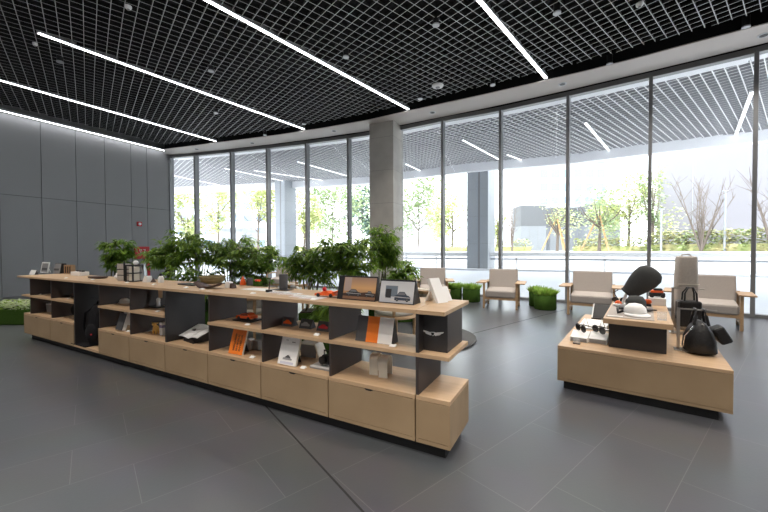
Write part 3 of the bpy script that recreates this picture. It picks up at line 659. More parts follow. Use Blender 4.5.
# bay 2
for (x, y, mm, lab) in [(286.5, 326.4, ORANGE, 'dark tent card with an orange car print, left one of three'), (304.5, 328.7, GREYC, 'dark tent card with a grey print, middle one of three'), (322.3, 331.4, RED, 'dark tent card with a red print, right one of three')]:
    t = cthing('small_tent_card', lab, 'tent card', (x, y), ZM1, .05, 'three small tent cards on the middle shelf')
    MB().extrude_x([(0, 0), (.038, .075), (.042, .075), (.08, 0)], -.062, .062, DGREYC).build('card', t)
    q = MB(); R = RX(-.47); facepoly(q, R, car_outline(0, .022, .09, .036), mm, .003); q.build('print', t)
def leaning_book(label, px, w, h, mm, rot, th=.022, lean=.30):
    t = cthing('leaning_book', label, 'book', px, ZBT, rot, None)
    R = RX(-lean); m = MB(); m.box(R @ Vector((0, th / 2, h / 2)) + Vector((0, 0, .004)), (w, th, h), mm, R); m.build('cover', t, bevel=.001)
    m = MB(); m.box(R @ Vector((.002, th / 2, h / 2)) + Vector((0, 0, .004)), (w + .001, th * .8, h + .001), CREAM, R); m.build('pages', t)
    MB().extrude_x([(h * .5, 0), (h * .54, 0), (h * .30, h * .7), (h * .26, h * .7)], -w * .25, w * .25, BLACK).build('prop_stand', t)
    return t, R
t, R = leaning_book('white hardback book with a grey car drawing, leaning on a stand', (286, 365.6), .192, .243, WHITE, .02)
q = MB(); facepoly(q, R, car_outline(0, .045, .095, .028), GREYC, .002); facepoly(q, R, car_outline(.005, .062, .05, .022), DGREYC, .0022)
face(q, R, .02, .055, .188, .194, DGREYC, .002); face(q, R, -.05, -.02, .20, .205, GREYC, .002); face(q, R, -.07, .07, .012, .03, mat('pale_lilac', (.62, .62, .74), .5), .0018); q.build('cover_print', t)
t, R = leaning_book('orange hardback book with black vertical lettering, leaning on a stand', (234.8, 354.6), .172, .230, ORANGEC, .05)
q = MB(); rb = random.Random(3)
for row in range(3):
    x = -.030 + row * .036; z = .035
    while z < .185 - .01 * row:
        hh = rb.uniform(.010, .016); k = rb.choice((0, 1, 2))
        face(q, R, x - .012, x + .012, z, z + .0035, BLACK, .002)
        if k: face(q, R, x - .012, x + .012, z + hh - .004, z + hh - .0008, BLACK, .002)
        if k != 1: face(q, R, x - .003, x + .003, z, z + hh, BLACK, .002)
        else: face(q, R, x + .008, x + .012, z, z + hh, BLACK, .002)
        z += hh + .003
q.build('black_lettering', t)
t = cthing('grey_tent_book', 'grey opened book standing as a tent behind the white leaning book', 'book', (308, 358), ZBT, .1)
MB().extrude_x([(0.02, 0), (.022, .0), (.022, .11), (.02, .11)], -.09, .07, GREYC).build('back_board', t); MB().extrude([(.06, .13), (.072, .13), (.125, 0), (.112, 0)], .0, .12, CREAM).build('side_board', t); MB().bx(-.09, .068, .0, .11, .115, .13, CREAM).build('top_board', t)
t = cthing('paper_stack', 'flat stack of grey folders under the black camera', 'papers', (318, 369.5), ZBT, .02)
MB().bx(-.085, .11, -.0, .12, 0, .012, GREYC).build('folder', t); MB().bx(-.08, .105, .003, .118, .012, .022, PAPER).build('folder', t)
t = cthing('black_camera', 'round black camera-like object on the grey folders at a divider', 'camera', (324.5, 366), ZBT + .022, -.1)
MB().box((0, .03, .045), (.075, .05, .075), BLACK).build('camera_body', t, bevel=.01); MB().lathe([(.03, 0), (.032, .035), (.022, .04)], BLEATHER, (-.005, .005, .05), 16, rot=RX(PI / 2)).build('camera_lens', t); MB().tube([(-.03, .03, .08), (-.02, .02, .12), (.02, .02, .12), (.03, .03, .08)], .006, BLACK, 6).build('strap', t)
# bay 3 grey boxes
cmesh(MB().box((0, 0, .05), (.05, .06, .10), WHITE), 'pale_box', 'pale upright box behind the orange leaning book', 'box', (250.5, 349), ZBT, 0, None, .002)
cmesh(MB().box((0, 0, .045), (.075, .07, .09), GREYC), 'grey_box', 'grey box beside the divider right of the orange book', 'box', (258, 349.3), ZBT, 0, None, .002)
# bay 4 magazine
t = cthing('open_magazine', 'open magazine with a small car picture lying on a low stand', 'magazine', (189, 342), ZBT, -.15)
def page(x0, x1, f, m0, off=0):
    n = 6; vs = []; 
    for i in range(n + 1):
        x = x0 + (x1 - x0) * i / n; z = f(i / n)
        vs += [(x, -.02, z + off), (x, .20, z + .085 + off)]
    return MB().add(vs + [(a, b, c - .006) for a, b, c in vs], [(2 * i, 2 * i + 2, 2 * i + 3, 2 * i + 1) for i in range(n)] + [(2 * n + 2 + 2 * i, 2 * n + 3 + 2 * i, 2 * n + 5 + 2 * i, 2 * n + 4 + 2 * i) for i in range(n)], m0, True)
page(-.25, .03, lambda s: .035 + .02 * math.sin(s * PI * .8), PAPER).build('left_page', t); page(.03, .22, lambda s: .045 + .035 * math.sin(s * PI * .6), PAPER).build('right_page', t)
MB().extrude_x([(-.012, 0), (.18, 0), (.18, .11), (-.005, .03)], -.10, .12, BLACK).build('stand', t)
m = MB(); R2 = RX(-1.20); m.extrude([(x, z) for x, z in car_outline(-.075, 0, .07, .035)], 0, .001, DGREYC); q = m.build('picture', t); q.rotation_euler = (-1.19, 0, 0); q.location = (0, .075, .096)
# bay 5
t = cthing('pedestal_shaver', 'white item upright on a flat black pedestal, middle shelf by the tall divider', 'grooming tool', (158, 307.6), ZM1)
MB().bx(-.10, .07, -.05, .05, 0, .014, BLACK).build('pedestal', t, bevel=.003); MB().lathe([(.022, .014), (.018, .06), (.022, .10), (.012, .115)], WHITE, (.01, 0, 0), 12).build('item_body', t); MB().lathe([(.02, .115), (.024, .21)], OAKC, (.018, 0.02, 0), 12).build('wooden_handle', t)
t = cthing('yellow_toy_animal', 'yellow wooden toy animal standing on the cabinet top', 'toy', (156, 333.5), ZBT, .1)
MB().ell((0, 0, .060), (.04, .028, .038), YELLOW).build('toy_body', t)
m = MB()
for sx in (-.022, .022):
    for sy in (-.014, .014): m.tube([(sx, sy, 0), (sx, sy, .045)], .010, YELLOW, 8)
m.build('toy_legs', t); MB().ell((-.018, -.006, .105), (.026, .022, .022), YELLOW).build('toy_head', t)
m = MB(); m.tube([(-.03, 0, .115), (-.065, 0, .122)], [.010, .004], YELLOW, 6); m.tube([(0, 0, .115), (.045, 0, .125)], [.010, .004], YELLOW, 6); m.build('toy_horns', t)
t = cthing('lilac_carton', 'white and lilac upright carton beside the tall dark divider', 'carton', (163.2, 335), ZBT)
MB().box((0, 0, .07), (.05, .05, .14), WHITE).build('carton_body', t); MB().box((0, 0, .10), (.052, .052, .03), mat('lilac', (.25, .22, .38), .5)).build('lilac_band', t)
# bay 6
t = cthing('white_round_hat', 'round white hat on the middle shelf beside a divider', 'hat', (124.5, 302.8), ZM1)
MB().lathe([(.072, 0), (.072, .006), (.055, .015), (.050, .04), (.033, .055), (.002, .06)], IVORY, n=22).build('crown', t); MB().tube([(.0535 * math.cos(k * PI / 8), .0535 * math.sin(k * PI / 8), .017) for k in range(16)], .005, CANVAS, 6, True).build('hat_band', t)
t = cthing('striped_book', 'leaning dark book with red print and white edge on the cabinet', 'book', (119, 331.0), ZBT, .08)
R = RX(-.30); MB().box(R @ Vector((0, .02, .10)) + Vector((0, 0, .008)), (.125, .04, .20), WHITE, R).build('pages', t, bevel=.002)
MB().box(R @ Vector((-.003, -.003, .10)) + Vector((0, 0, .008)), (.122, .008, .198), DGREYC, R).build('cover', t)
q = MB(); face(q, R, -.045, .045, .09, .16, RED, .006); face(q, R, -.05, .04, .02, .035, WHITE, .006); q.build('red_print', t)
t = cthing('white_paper_bag', 'white paper bag standing behind the leaning dark book', 'bag', (123, 325.5), ZBT)
MB().box((0, .06, .10), (.10, .05, .20), WHITE).build('bag_body', t, bevel=.004); MB().tube([(-.025, .06, .20), (-.02, .06, .225), (.02, .06, .225), (.025, .06, .20)], .003, RED, 6).build('bag_handle', t)
# bay 7 backpack
p = cw(-4.80, .17, 0)
t = thing('black_backpack', 'black backpack with a small red mark hanging in the tall open bay', 'backpack', (p.x, p.y, ZB + .03), CA + .2)
m = MB()
prof = [(.10, .02, .12), (.17, .08, .13), (.18, .22, .12), (.15, .36, .09), (.09, .47, .05)]
m.lathe([(1, 0.02), (1.08, .14), (1.05, .30), (.85, .44), (.45, .52)], BNYLON, (0, 0, 0), 16, .15, .10); m.build('bag_body', t)
MB().ell((0, -.10, .17), (.11, .04, .12), BNYLON).build('front_pocket', t); MB().ell((.05, -.142, .16), (.014, .006, .010), RED).build('red_mark', t)
for s in (-1, 1): MB().tube([(s * .05, -.02, .50), (s * .11, -.10, .42), (s * .13, -.11, .24), (s * .12, -.08, .10)], .014, BNYLON, 6).build('shoulder_strap', t)
MB().tube([(-.04, 0, .51), (-.03, 0, .57), (.03, 0, .57), (.04, 0, .51)], .010, BNYLON, 6).build('carry_handle', t)
p = cw(-4.76, .17, ZT0 - .31)
t = thing('silver_hook_rail', 'silver hook rail above the black backpack in the tall bay', 'hook', (p.x, p.y, .71), CA)
MB().tube([(-.29, .0, 0), (.28, 0, 0)], .009, SILVER, 8).build('rail', t); MB().tube([(.0, 0, 0), (.0, -.02, -.03), (0, -.01, -.05)], .006, SILVER, 6).build('hook', t)
cmesh(MB().bx(-.20, .20, -.12, .14, 0, .012, BNYLON), 'black_mat', 'thin black mat on the low board of the tall bay', 'mat', (89, 343.5), ZB + .026, 0, None, .003)
# bays 8 and 9
t = cthing('black_pouch', 'black pouch slumped against the divider left of the backpack bay', 'pouch', (69, 315.5), ZBT)
MB().ell((0, 0.05, .08), (.07, .05, .085), BLEATHER).build('pouch_body', t); MB().tube([(-.03, .05, .14), (0, .05, .18), (.03, .05, .14)], .006, BLEATHER, 6).build('pouch_loop', t)
t = cthing('dark_glasses_case', 'dark spectacle case on the middle shelf beside the backpack bay', 'case', (70, 297.2), ZM1)
MB().ell((0, .03, .022), (.075, .03, .022), BROWN).build('case_body', t); MB().bx(-.07, .07, .0, .004, .019, .023, BLACK).build('case_seam', t)
t = cthing('black_toy_car', 'little black toy on the leftmost middle shelf', 'toy', (44, 293.5), ZM1)
MB().box((0, .03, .025), (.11, .05, .03), BLACK).build('toy_body', t, bevel=.008); MB().box((.01, .03, .05), (.06, .045, .03), BLACK).build('toy_cabin', t, bevel=.01); MB().box((.075, .03, .045), (.03, .03, .09), GREYC).build('toy_card', t)
t = cthing('pale_tumbler', 'pale grey tumbler on the leftmost cabinet top', 'tumbler', (47, 312.2), ZBT)
MB().lathe([(.05, 0), (.06, .11), (.055, .115), (.05, .11)], GREYC, (0, .05, 0), 18).build('cup', t); MB().lathe([(.058, .11), (.06, .13), (.02, .135)], WHITE, (0, .05, 0), 18).build('lid', t)

# ------------------------------------------------------------------ the island plinth
IA = -math.radians(36.4); IO = at_z(557.3, 379.8, .08).xy
IX = Vector((math.cos(IA), math.sin(IA))); IY = Vector((-IX.y, IX.x))
def iw(x, y, z=0): p = IO + IX * x + IY * y; return Vector((p.x, p.y, z))
IW, ID_ = 1.222, 2.0
t = thing('island_cabinet', 'low oak island cabinet on a black plinth near the windows', 'cabinet', iw(0, 0, 0), IA)
MB().bx(.05, IW - .075, .04, ID_ - .06, 0, .08, PLINTH).build('plinth', t)
m = MB(); m.bx(0, IW, 0, ID_, .388, .415, OAK).bx(.0, IW, 0, ID_, .08, .104, OAK_SHADED).bx(0, .02, .0, ID_, .104, .388, OAK_SHADED).bx(IW - .02, IW, .0, ID_, .104, .388, OAK_SHADED).bx(.02, IW - .02, .02, ID_, .104, .388, SEAM)
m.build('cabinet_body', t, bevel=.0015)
MB().bx(.003, IW - .003, -.001, .019, .107, .385, OAK_SHADED).build('front_panel', t, bevel=.001)
ZI = .415
t = thing('riser_table', 'black riser box with oak top standing on the island cabinet', 'riser', iw(0, 0, ZI + .0005), IA)
MB().bx(.40, .832, .236, 1.80, 0, .238, BLACKP).build('riser_box', t, bevel=.002)
MB().bx(.362, .872, .13, 1.88, .238, .285, OAK).build('top_board', t, bevel=.0015)
ZR = ZI + .286
def ithing(name, label, cat, x, y, z, rot=0, group=None): return thing(name, label, cat, iw(x, y, z + .0005), IA + rot, group)
def imesh(mb, name, label, cat, x, y, z, rot=0, group=None, bevel=0): return tag(mb.build(name, None, iw(x, y, z + .0005), IA + rot, bevel), label, cat, group)
imesh(MB().bx(.0, .37, 0, 1.15, 0, .003, LINEN), 'display_sheet', 'pale grey mat under the caps on the riser top', 'display mat', .375, .22, ZR)
# white cap
t = ithing('baseball_cap', 'white baseball cap with black strap at the front of the riser', 'cap', .60, .47, ZR + .003, .35)
MB().lathe([(.095, 0), (.10, .03), (.088, .075), (.055, .105), (.003, .115)], WHITE, (0, 0, 0), 20, .95, 1.05).build('crown', t)
m = MB(); vs = []
for k in range(9):
    a = -PI * .08 - PI * .84 * k / 8; vs += [(.093 * math.cos(a), .10 * math.sin(a), .018), (.115 * math.cos(a), .10 * math.sin(a) - .075 * abs(math.sin(a)), .004)]
m.add(vs + [(x, y, z + .006) for x, y, z in vs], [(2 * i, 2 * i + 1, 2 * i + 3, 2 * i + 2) for i in range(8)] + [(18 + 2 * i, 18 + 2 * i + 2, 18 + 2 * i + 3, 18 + 2 * i + 1) for i in range(8)] + [(2 * i + 1, 18 + 2 * i + 1, 18 + 2 * i + 3, 2 * i + 3) for i in range(8)], WHITE, True); m.build('peak', t)
MB().tube([(-.10, .02, .03), (-.15, -.02, .02), (-.13, .06, .05), (-.085, .07, .05)], .014, BLACK, 6).build('strap', t); MB().ell((0, -.055, .09), (.018, .01, .014), CREAM).build('badge', t)
# black cap
t = ithing('baseball_cap', 'black cap standing behind the white cap on the riser', 'cap', .60, .78, ZR + .003, .2)
MB().lathe([(.085, 0), (.092, .04), (.088, .10), (.06, .145), (.003, .155)], CHARCOAL, n=18).build('crown', t); MB().box((.09, -.05, .02), (.13, .09, .008), BLACK, RZ(.6)).build('peak', t); MB().ell((-.11, .0, .03), (.045, .035, .03), GREYC).build('buckle', t)
# large charcoal golf headcover on a stand
t = ithing('charcoal_headcover', 'large charcoal hood tilted on a white stand above the caps', 'bag', .58, 1.12, ZR + .003, .0)
vd = Vector((.66, -.05, .75)).normalized(); q = Vector((0, 0, 1)).rotation_difference(vd).to_matrix()
MB().lathe([(.075, -.03), (.088, .02), (.118, .12), (.132, .21), (.128, .275), (.095, .325), (.04, .345), (.002, .347)], CHARCOAL, (-.04, 0, .155), 24, 1.0, .72, q).build('hood', t)
MB().lathe([(.080, -.034), (.088, -.02), (.080, -.012)], BLACK, (-.04, 0, .155), 20, 1, .72, q).build('hem', t)
MB().tube([(-.11, 0, .01), (-.08, 0, .11), (-.03, 0, .24)], .016, WHITE, 8).build('stand', t); MB().lathe([(.09, 0), (.085, .012)], WHITE, (-.11, 0, 0), 18).build('stand_base', t)
MB().tube([(-.16, -.03, .08), (-.19, -.02, .14), (-.15, 0, .17)], .006, BLACK, 6).build('drawstring', t)
# orange small things
imesh(MB().ell((0, 0, .035), (.035, .03, .035), ORANGE).ell((0, -.02, .02), (.045, .02, .02), WHITE), 'orange_ball_toy', 'small orange and white ball left of the black cap', 'toy', .44, .95, ZR + .003)
imesh(MB().ell((0, 0, .05), (.04, .03, .03), ORANGE).box((0, 0, .012), (.07, .05, .024), BLACK), 'orange_keyring_toy', 'small orange toy between the hood and the boxed orange car', 'toy', .70, 1.18, ZR + .003)
t = ithing('white_display_box', 'white box on the riser carrying the orange and black toy car', 'box', .79, 1.42, ZR)
MB().box((0, 0, .04), (.16, .22, .08), WHITE).build('box_body', t, bevel=.003)
t = ithing('orange_black_toy_car', 'orange and black toy car standing on the white box', 'toy car', .785, 1.43, ZR + .081, .1)
MB().box((0, 0, .035), (.15, .10, .045), BLACK).build('chassis', t, bevel=.01); MB().box((0, 0, .068), (.12, .09, .028), ORANGE).build('body', t, bevel=.01); MB().box((.01, 0, .092), (.08, .08, .025), BLACK).build('roof', t, bevel=.008)
for sx in (-.05, .05):
    for sy in (-.055, .055): MB().lathe([(.022, -.01), (.022, .01)], BLACK, (sx, sy, .022), 12, rot=RX(PI / 2)).build('wheel', t)
t = ithing('acrylic_price_holder', 'clear acrylic sign holder at the right front of the riser top', 'sign holder', .80, .30, ZR)
MB().extrude_x([(0, 0), (.004, 0), (.022, .075), (.018, .075)], -.035, .035, ACRYL).build('face', t); MB().bx(-.035, .035, 0, .05, 0, .004, ACRYL).build('foot', t)
imesh(MB().bx(-.06, .06, 0, .03, 0, .006, WHITE), 'white_label_strip', 'thin white label strip at the left front edge of the riser', 'label', .45, .24, ZR + .003)
t = ithing('leaning_sunglasses', 'pair of glasses standing at the left edge of the riser top', 'glasses', .43, 1.35, ZR)
def specs(t, sc=1.0, fm=BLACK):
    for s in (-1, 1):
        q = [(s * (.034 + .028 * math.cos(a)) * sc, 0, (.028 + .022 * math.sin(a)) * sc) for a in [2 * PI * k / 14 for k in range(14)]]
        MB().tube(q, .0035 * sc, fm, 6, True).build('rim', t)
        MB().add([(x, .0, z) for x, y, z in q], [list(range(14))], LENS).build('lens', t)
        MB().tube([(s * .062 * sc, 0, .036 * sc), (s * .066 * sc, .06 * sc, .034 * sc), (s * .060 * sc, .13 * sc, .012 * sc)], .003 * sc, fm, 6).build('temple_arm', t)
    MB().tube([(-.008 * sc, 0, .032 * sc), (0, -.003, .036 * sc), (.008 * sc, 0, .032 * sc)], .003 * sc, fm, 6).build('bridge', t)
specs(t, 1.2)
# glasses display on white blocks at the left
for k, (x, y, lab) in enumerate([(.145, .42, 'white tilted glasses block at the front left corner of the island'), (.305, .45, 'white tilted glasses block beside the black riser box')]):
    t = ithing('glasses_block', lab, 'display block', x, y, ZI, 0, 'white glasses blocks on the island')
    MB().extrude_x([(-.16, 0), (.18, 0), (.18, .03), (.06, .075), (-.10, .045), (-.16, .045)], -.078, .078, WHITE).build('block', t, bevel=.003)
    MB().bx(-.07, .07, -.162, -.16, .004, .04, GREYC).build('front_label', t)
t = ithing('black_sunglasses', 'black sunglasses on the front left white block', 'sunglasses', .14, .44, ZI + .066, -.95, 'sunglasses on the island blocks'); specs(t, 1.5)
t = ithing('black_sunglasses', 'black sunglasses on the block against the black riser', 'sunglasses', .30, .46, ZI + .066, -.85, 'sunglasses on the island blocks'); specs(t, 1.5)
t = ithing('clear_glasses_stand', 'upright silver glasses stand behind the front white block', 'glasses stand', .13, .95, ZI, .2, 'upright glasses stands on the island')
MB().bx(-.06, .06, -.06, .06, 0, .02, WHITE).build('foot', t); MB().tube([(-.035, 0, .02), (0, .01, .13), (.03, 0, .02)], .005, STEEL, 6).build('frame', t)
t2 = copy_thing(t, iw(.29, .98, ZI + .0005), IA + .5, 'upright silver glasses stand beside the riser, right one of two')
imesh(MB().bx(-.14, .14, -.22, .22, 0, .03, WHITE), 'white_tray', 'low white tray under the two upright glasses stands at island left', 'tray', .19, 1.25, ZI)
t = ithing('open_black_case', 'open black flat case with white edge at the back left of the island', 'case', .235, 1.78, ZI, -.05)
Rr = RX(-.75); MB().box(Rr @ Vector((0, 0, .10)) + Vector((0, -.09, .012)), (.22, .016, .24), BLACK, Rr).build('lid', t); MB().box(Rr @ Vector((-.115, 0, .10)) + Vector((0, -.09, .012)), (.012, .03, .25), WHITE, Rr).build('white_edge', t); MB().bx(-.12, .11, -.12, .10, 0, .018, BLACK).build('case_base', t)
t = ithing('small_clear_cube', 'tiny clear cube with dark foot at the island front left corner', 'ornament', .14, .17, ZI)
MB().box((0, 0, .028), (.055, .04, .04), ACRYL).build('cube', t); MB().bx(-.03, .03, -.022, .022, 0, .008, BROWN).build('foot', t)
# bag stands
def bag_stand(x, y, h, lab, aw=.22):
    t = ithing('bag_stand', lab, 'display stand', x, y, ZI, 0, 'metal bag stands on the island')
    MB().bx(-.03, .20, -.07, .07, 0, .008, STEEL).build('base_plate', t, bevel=.002)
    MB().bx(-.012, .012, -.006, .006, .008, h, STEEL).build('post', t); MB().bx(-.012, aw, -.006, .006, h - .012, h, STEEL).build('hanging_arm', t); return t
bag_stand(.925, .50, .385, 'front metal stand carrying the black duffel bag', .26); bag_stand(.925, 1.32, .50, 'rear metal stand carrying the black tote bag', .26)
# duffel bag in front
def duffel():
    t = ithing('black_duffel_bag', 'shiny black leather duffel bag hanging in front on the island', 'handbag', 1.07, .50, ZI, .10)
    m = MB(); n = 16; rings = []
    for z, sx, sy in ((.015, .105, .15), (.03, .112, .165), (.12, .104, .16), (.20, .078, .145), (.255, .045, .12), (.28, .020, .10)):
        rings.append([(math.copysign(abs(math.cos(2 * PI * k / n)) ** .6, math.cos(2 * PI * k / n)) * sx, math.copysign(abs(math.sin(2 * PI * k / n)) ** .6, math.sin(2 * PI * k / n)) * sy, z) for k in range(n)])
    vs = [v for r in rings for v in r]; fs = [(j * n + i, j * n + (i + 1) % n, (j + 1) * n + (i + 1) % n, (j + 1) * n + i) for j in range(5) for i in range(n)] + [list(range(n - 1, -1, -1)), list(range(5 * n, 6 * n))]
    m.add(vs, fs, BLEATHER, True); m.build('bag_body', t)
    for s in (-1, 1):
        MB().tube([(s * .05, -.07, .25), (s * .035, -.06, .33), (s * .03, -.03, .385), (s * .03, .03, .385), (s * .035, .06, .33), (s * .05, .07, .25)], .012, BLEATHER, 8).build('handle', t)
    MB().tube([(0, -.14, .27), (0, .14, .27)], .006, STEEL, 6).build('zip', t)
    b = RY(-.5); MB().box((.150, .03, .17), (.09, .15, .15), BLEATHER, b).build('side_pocket', t, bevel=.02)
    MB().tube([(-.06, -.10, .24), (-.12, -.12, .16), (-.13, -.10, .06)], .007, SILVER, 6).build('buckle_strap', t)
duffel()
t = ithing('black_tote_bag', 'black boxy tote bag hanging from the rear metal stand', 'handbag', 1.06, 1.28, ZI + .09, .15)
MB().box((0, 0, .14), (.19, .14, .28), BLEATHER).build('bag_body', t, bevel=.02); MB().box((-.098, 0, .17), (.012, .12, .20), DGREYC).build('side_panel', t, bevel=.004)
for s in (-1, 1): MB().tube([(-.05, s * .05, .27), (-.045, s * .045, .36), (-.015, s * .02, .42), (.03, s * .02, .42), (.05, s * .045, .36), (.055, s * .05, .27)], .009, BLEATHER, 8).build('handle', t)
# beige canvas bag standing tall behind the stands
t = ithing('beige_canvas_bag', 'tall beige canvas bag standing upright behind the bag stands', 'bag', 1.055, 1.62, ZI, .25)
m = MB(); n = 20; rings = []
for z, sx, sy in ((.0, .085, .07), (.01, .098, .08), (.2, .103, .085), (.45, .103, .085), (.64, .100, .08), (.82, .094, .07), (.84, .085, .062)):
    rings.append([(math.copysign(abs(math.cos(2 * PI * k / n)) ** .55, math.cos(2 * PI * k / n)) * sx, math.copysign(abs(math.sin(2 * PI * k / n)) ** .55, math.sin(2 * PI * k / n)) * sy, z) for k in range(n)])
vs = [v for r in rings for v in r]; fs = [(j * n + i, j * n + (i + 1) % n, (j + 1) * n + (i + 1) % n, (j + 1) * n + i) for j in range(6) for i in range(n)] + [list(range(n - 1, -1, -1)), list(range(6 * n, 7 * n))]
m.add(vs, fs, CANVAS, True).build('bag_body', t)
MB().bx(-.095, .095, -.089, -.082, .52, .528, CREAM).build('seam_band', t); MB().tube([(-.05, 0, .84), (-.03, 0, .862), (.03, 0, .862), (.05, 0, .84)], .007, CANVAS, 6).build('top_loop', t)

# ------------------------------------------------------------------ seats
def armchair(label, x, y, ang, w=.70, name='armchair', cat='armchair', seats=1):
    t = thing(name, label, cat, (x, y, 0), ang, 'linen armchairs along the windows')       # origin: front left leg, x right, -y front
    d = .74
    for px, py in ((0, 0), (w, 0), (0, d - .1), (w, d - .1)):
        MB().bx(px - .022, px + .022, py - .02, py + .03, 0, .56 if py == 0 else .60, OAKC).build('leg', t, bevel=.004)
    for px in (0, w):
        MB().bx(px - .018, px + .018, .03, d - .12, .08, .115, OAKC).build('side_stretcher', t, bevel=.003)
        MB().bx(px - (.17 if px == 0 else .035), px + (.035 if px == 0 else .17), -.05, d - .08, .565, .590, OAKC).build('arm_board', t, bevel=.005)
    MB().bx(.022, w - .022, -.01, .03, .20, .275, OAKC).bx(.022, w - .022, d - .14, d - .1, .20, .275, OAKC).build('seat_rail', t, bevel=.003)
    MB().box((w / 2, .30, .345), (w - .06, .66, .17), LINEN, RX(.05)).build('seat_cushion', t, bevel=.035)
    MB().box((w / 2, .64, .62), (w - .05, .15, .48), LINEN, RX(-.22)).build('back_cushion', t, bevel=.03)
    MB().box((w / 2, .735, .55), (w - .06, .02, .42), OAKC, RX(-.22)).build('back_frame', t)
    return t
armchair('beige armchair with oak arm boards standing alone between two grass tubs', 2.275, 8.02, math.radians(-25))
armchair('beige armchair with oak arm boards partly hidden by the island goods', 3.765, 7.19, math.radians(-33), .78)
p = Vector((5.79, 5.69)); a = math.radians(-41); L_ = .84
armchair('wide beige seat with oak arm boards, rightmost seat by the windows behind the bags', p.x - L_ * math.cos(a), p.y - L_ * math.sin(a), a, L_, 'loveseat', 'sofa')
p = at_z(433, 268.3, .85); armchair('beige armchair half hidden behind the white stand cards on the counter end', p.x - .44, p.y - .56, math.radians(-8))
p = at_z(288.5, 264, .85); armchair('beige armchair seen between the plants above the dark tumbler', p.x - .5, p.y - .75, math.radians(-12))
def round_chair(label, x, y, ang):
    t = thing('round_back_chair', label, 'chair', (x, y, 0), ang, 'round-back oak chairs behind the counter')
    for a in (PI * .25, PI * .75, PI * 1.25, PI * 1.75):
        MB().tube([(.27 * math.cos(a), .27 * math.sin(a), 0), (.29 * math.cos(a), .29 * math.sin(a), .62 if math.sin(a) > 0 else .60)], [.02, .026], OAKC, 8).build('leg', t)
    MB().lathe([(.30, .34), (.30, .385), (.26, .385), (.26, .34)], OAKC, n=24).build('seat_ring', t)
    MB().lathe([(.27, .385), (.295, .40), (.295, .44), (.26, .465), (.002, .472)], IVORY, n=24).build('seat_cushion', t)
    m = MB(); arc = [(-.14 + k * (1.28) / 14) * PI for k in range(15)]
    vs = []
    for a in arc:
        for r, z in ((.285, .60), (.335, .60), (.335, .65), (.285, .65)): vs.append((r * math.cos(a), r * math.sin(a), z))
    m.add(vs, [(4 * i + j, 4 * i + 4 + j, 4 * i + 4 + (j + 1) % 4, 4 * i + (j + 1) % 4) for i in range(14) for j in range(4)] + [(0, 1, 2, 3), (59, 58, 57, 56)], OAKC); m.build('back_rail', t, bevel=.006)
    m = MB(); vs = []
    arc = [(.12 + k * .76 / 10) * PI for k in range(11)]
    for a in arc:
        for r, z in ((.20, .47), (.275, .47), (.275, .66), (.235, .68)): vs.append((r * math.cos(a), r * math.sin(a), z))
    m.add(vs, [(4 * i + j, 4 * i + 4 + j, 4 * i + 4 + (j + 1) % 4, 4 * i + (j + 1) % 4) for i in range(10) for j in range(4)] + [(0, 1, 2, 3), (43, 42, 41, 40)], IVORY, True); m.build('back_cushion', t)
    return t
def Q(px, Y): return (px - 384) / F * Y
rc = round_chair('round-back oak chair on the grey rug behind the white stand cards', Q(431, 6.15), 6.15, math.radians(150))
copy_thing(rc, (Q(395, 5.15), 5.15, 0), math.radians(40), 'round-back oak chair seen through the bay of the tricolour card')
copy_thing(rc, (Q(249, 5.45), 5.45, 0), math.radians(170), 'round-back oak chair seen above the orange model car shelf')
copy_thing(rc, (Q(296, 7.3), 7.3, 0), math.radians(120), 'round-back oak chair seen above the small tent cards')
p = at_z(413, 336.5, 0)
tag(MB().lathe([(.93, 0), (.95, .008), (.95, .02), (.93, .026)], RUG, n=64).build('round_rug', None, (p.x, p.y, .0005)), 'large round grey rug on the floor behind the counter end', 'rug')
for c in [o for o in D.objects if o.name.startswith('round_back_chair')]:
    if (Vector(c.location[:2]) - p.xy).length < .75: c.location.z = .027

# ------------------------------------------------------------------ plants
def tub(t, r, h, hexa=False):
    if hexa: MB().lathe([(r * .96, 0), (r, .01), (r, h), (r * .86, h), (r * .86, h - .04)], MOSS, n=8, smooth=False).build('planter', t)
    else: MB().lathe([(r * .95, 0), (r, .02), (r, h), (r * .9, h), (r * .9, h - .05)], MOSS, n=28).build('planter', t)
    MB().lathe([(r * .88, h - .06), (r * .88, h - .03)], SOIL, n=16).build('soil', t)
def grass_tub(label, p, r, h, lh, n=260, seed=1):
    rn = random.Random(seed); t = thing('grass_tub', label, 'planter', (p.x, p.y, 0), 0, 'green felt tubs of grass'); tub(t, r, h)
    m = MB()
    for k in range(n):
        a = rn.uniform(0, 2 * PI); q = r * .9 * math.sqrt(rn.random()); d = (math.cos(a) * rn.uniform(.1, .8), math.sin(a) * rn.uniform(.1, .8), 1)
        m.leaf((q * math.cos(a), q * math.sin(a), h - .03), d, lh * rn.uniform(.7, 1.4), .040, GRASS, .15)
    m.build('leaves', t)
for px, y, r, lab, sd in [(455, 301.5, .21, 'green grass tub left one of the pair by the lone armchair', 1), (473, 302.5, .22, 'green grass tub right one of the pair by the lone armchair', 2),
                          (541, 307.0, .20, 'rear green grass tub of the pair between the two armchairs', 3), (549, 310.5, .23, 'front green grass tub of the pair between the two armchairs', 4)]:
    p = at_z(px, y, 0); p.y += r * .8; grass_tub(lab, p, r, .33, .17, 300, sd)
p = at_z(4, 325, 0)
t = thing('square_planter', 'low green felt planter with pale leafy plants left of the counter', 'planter', (p.x, p.y, 0), CA * .0)
MB().bx(-.55, .42, 0, .42, 0, .27, MOSS).build('planter', t, bevel=.01); m = MB(); rn = random.Random(9)
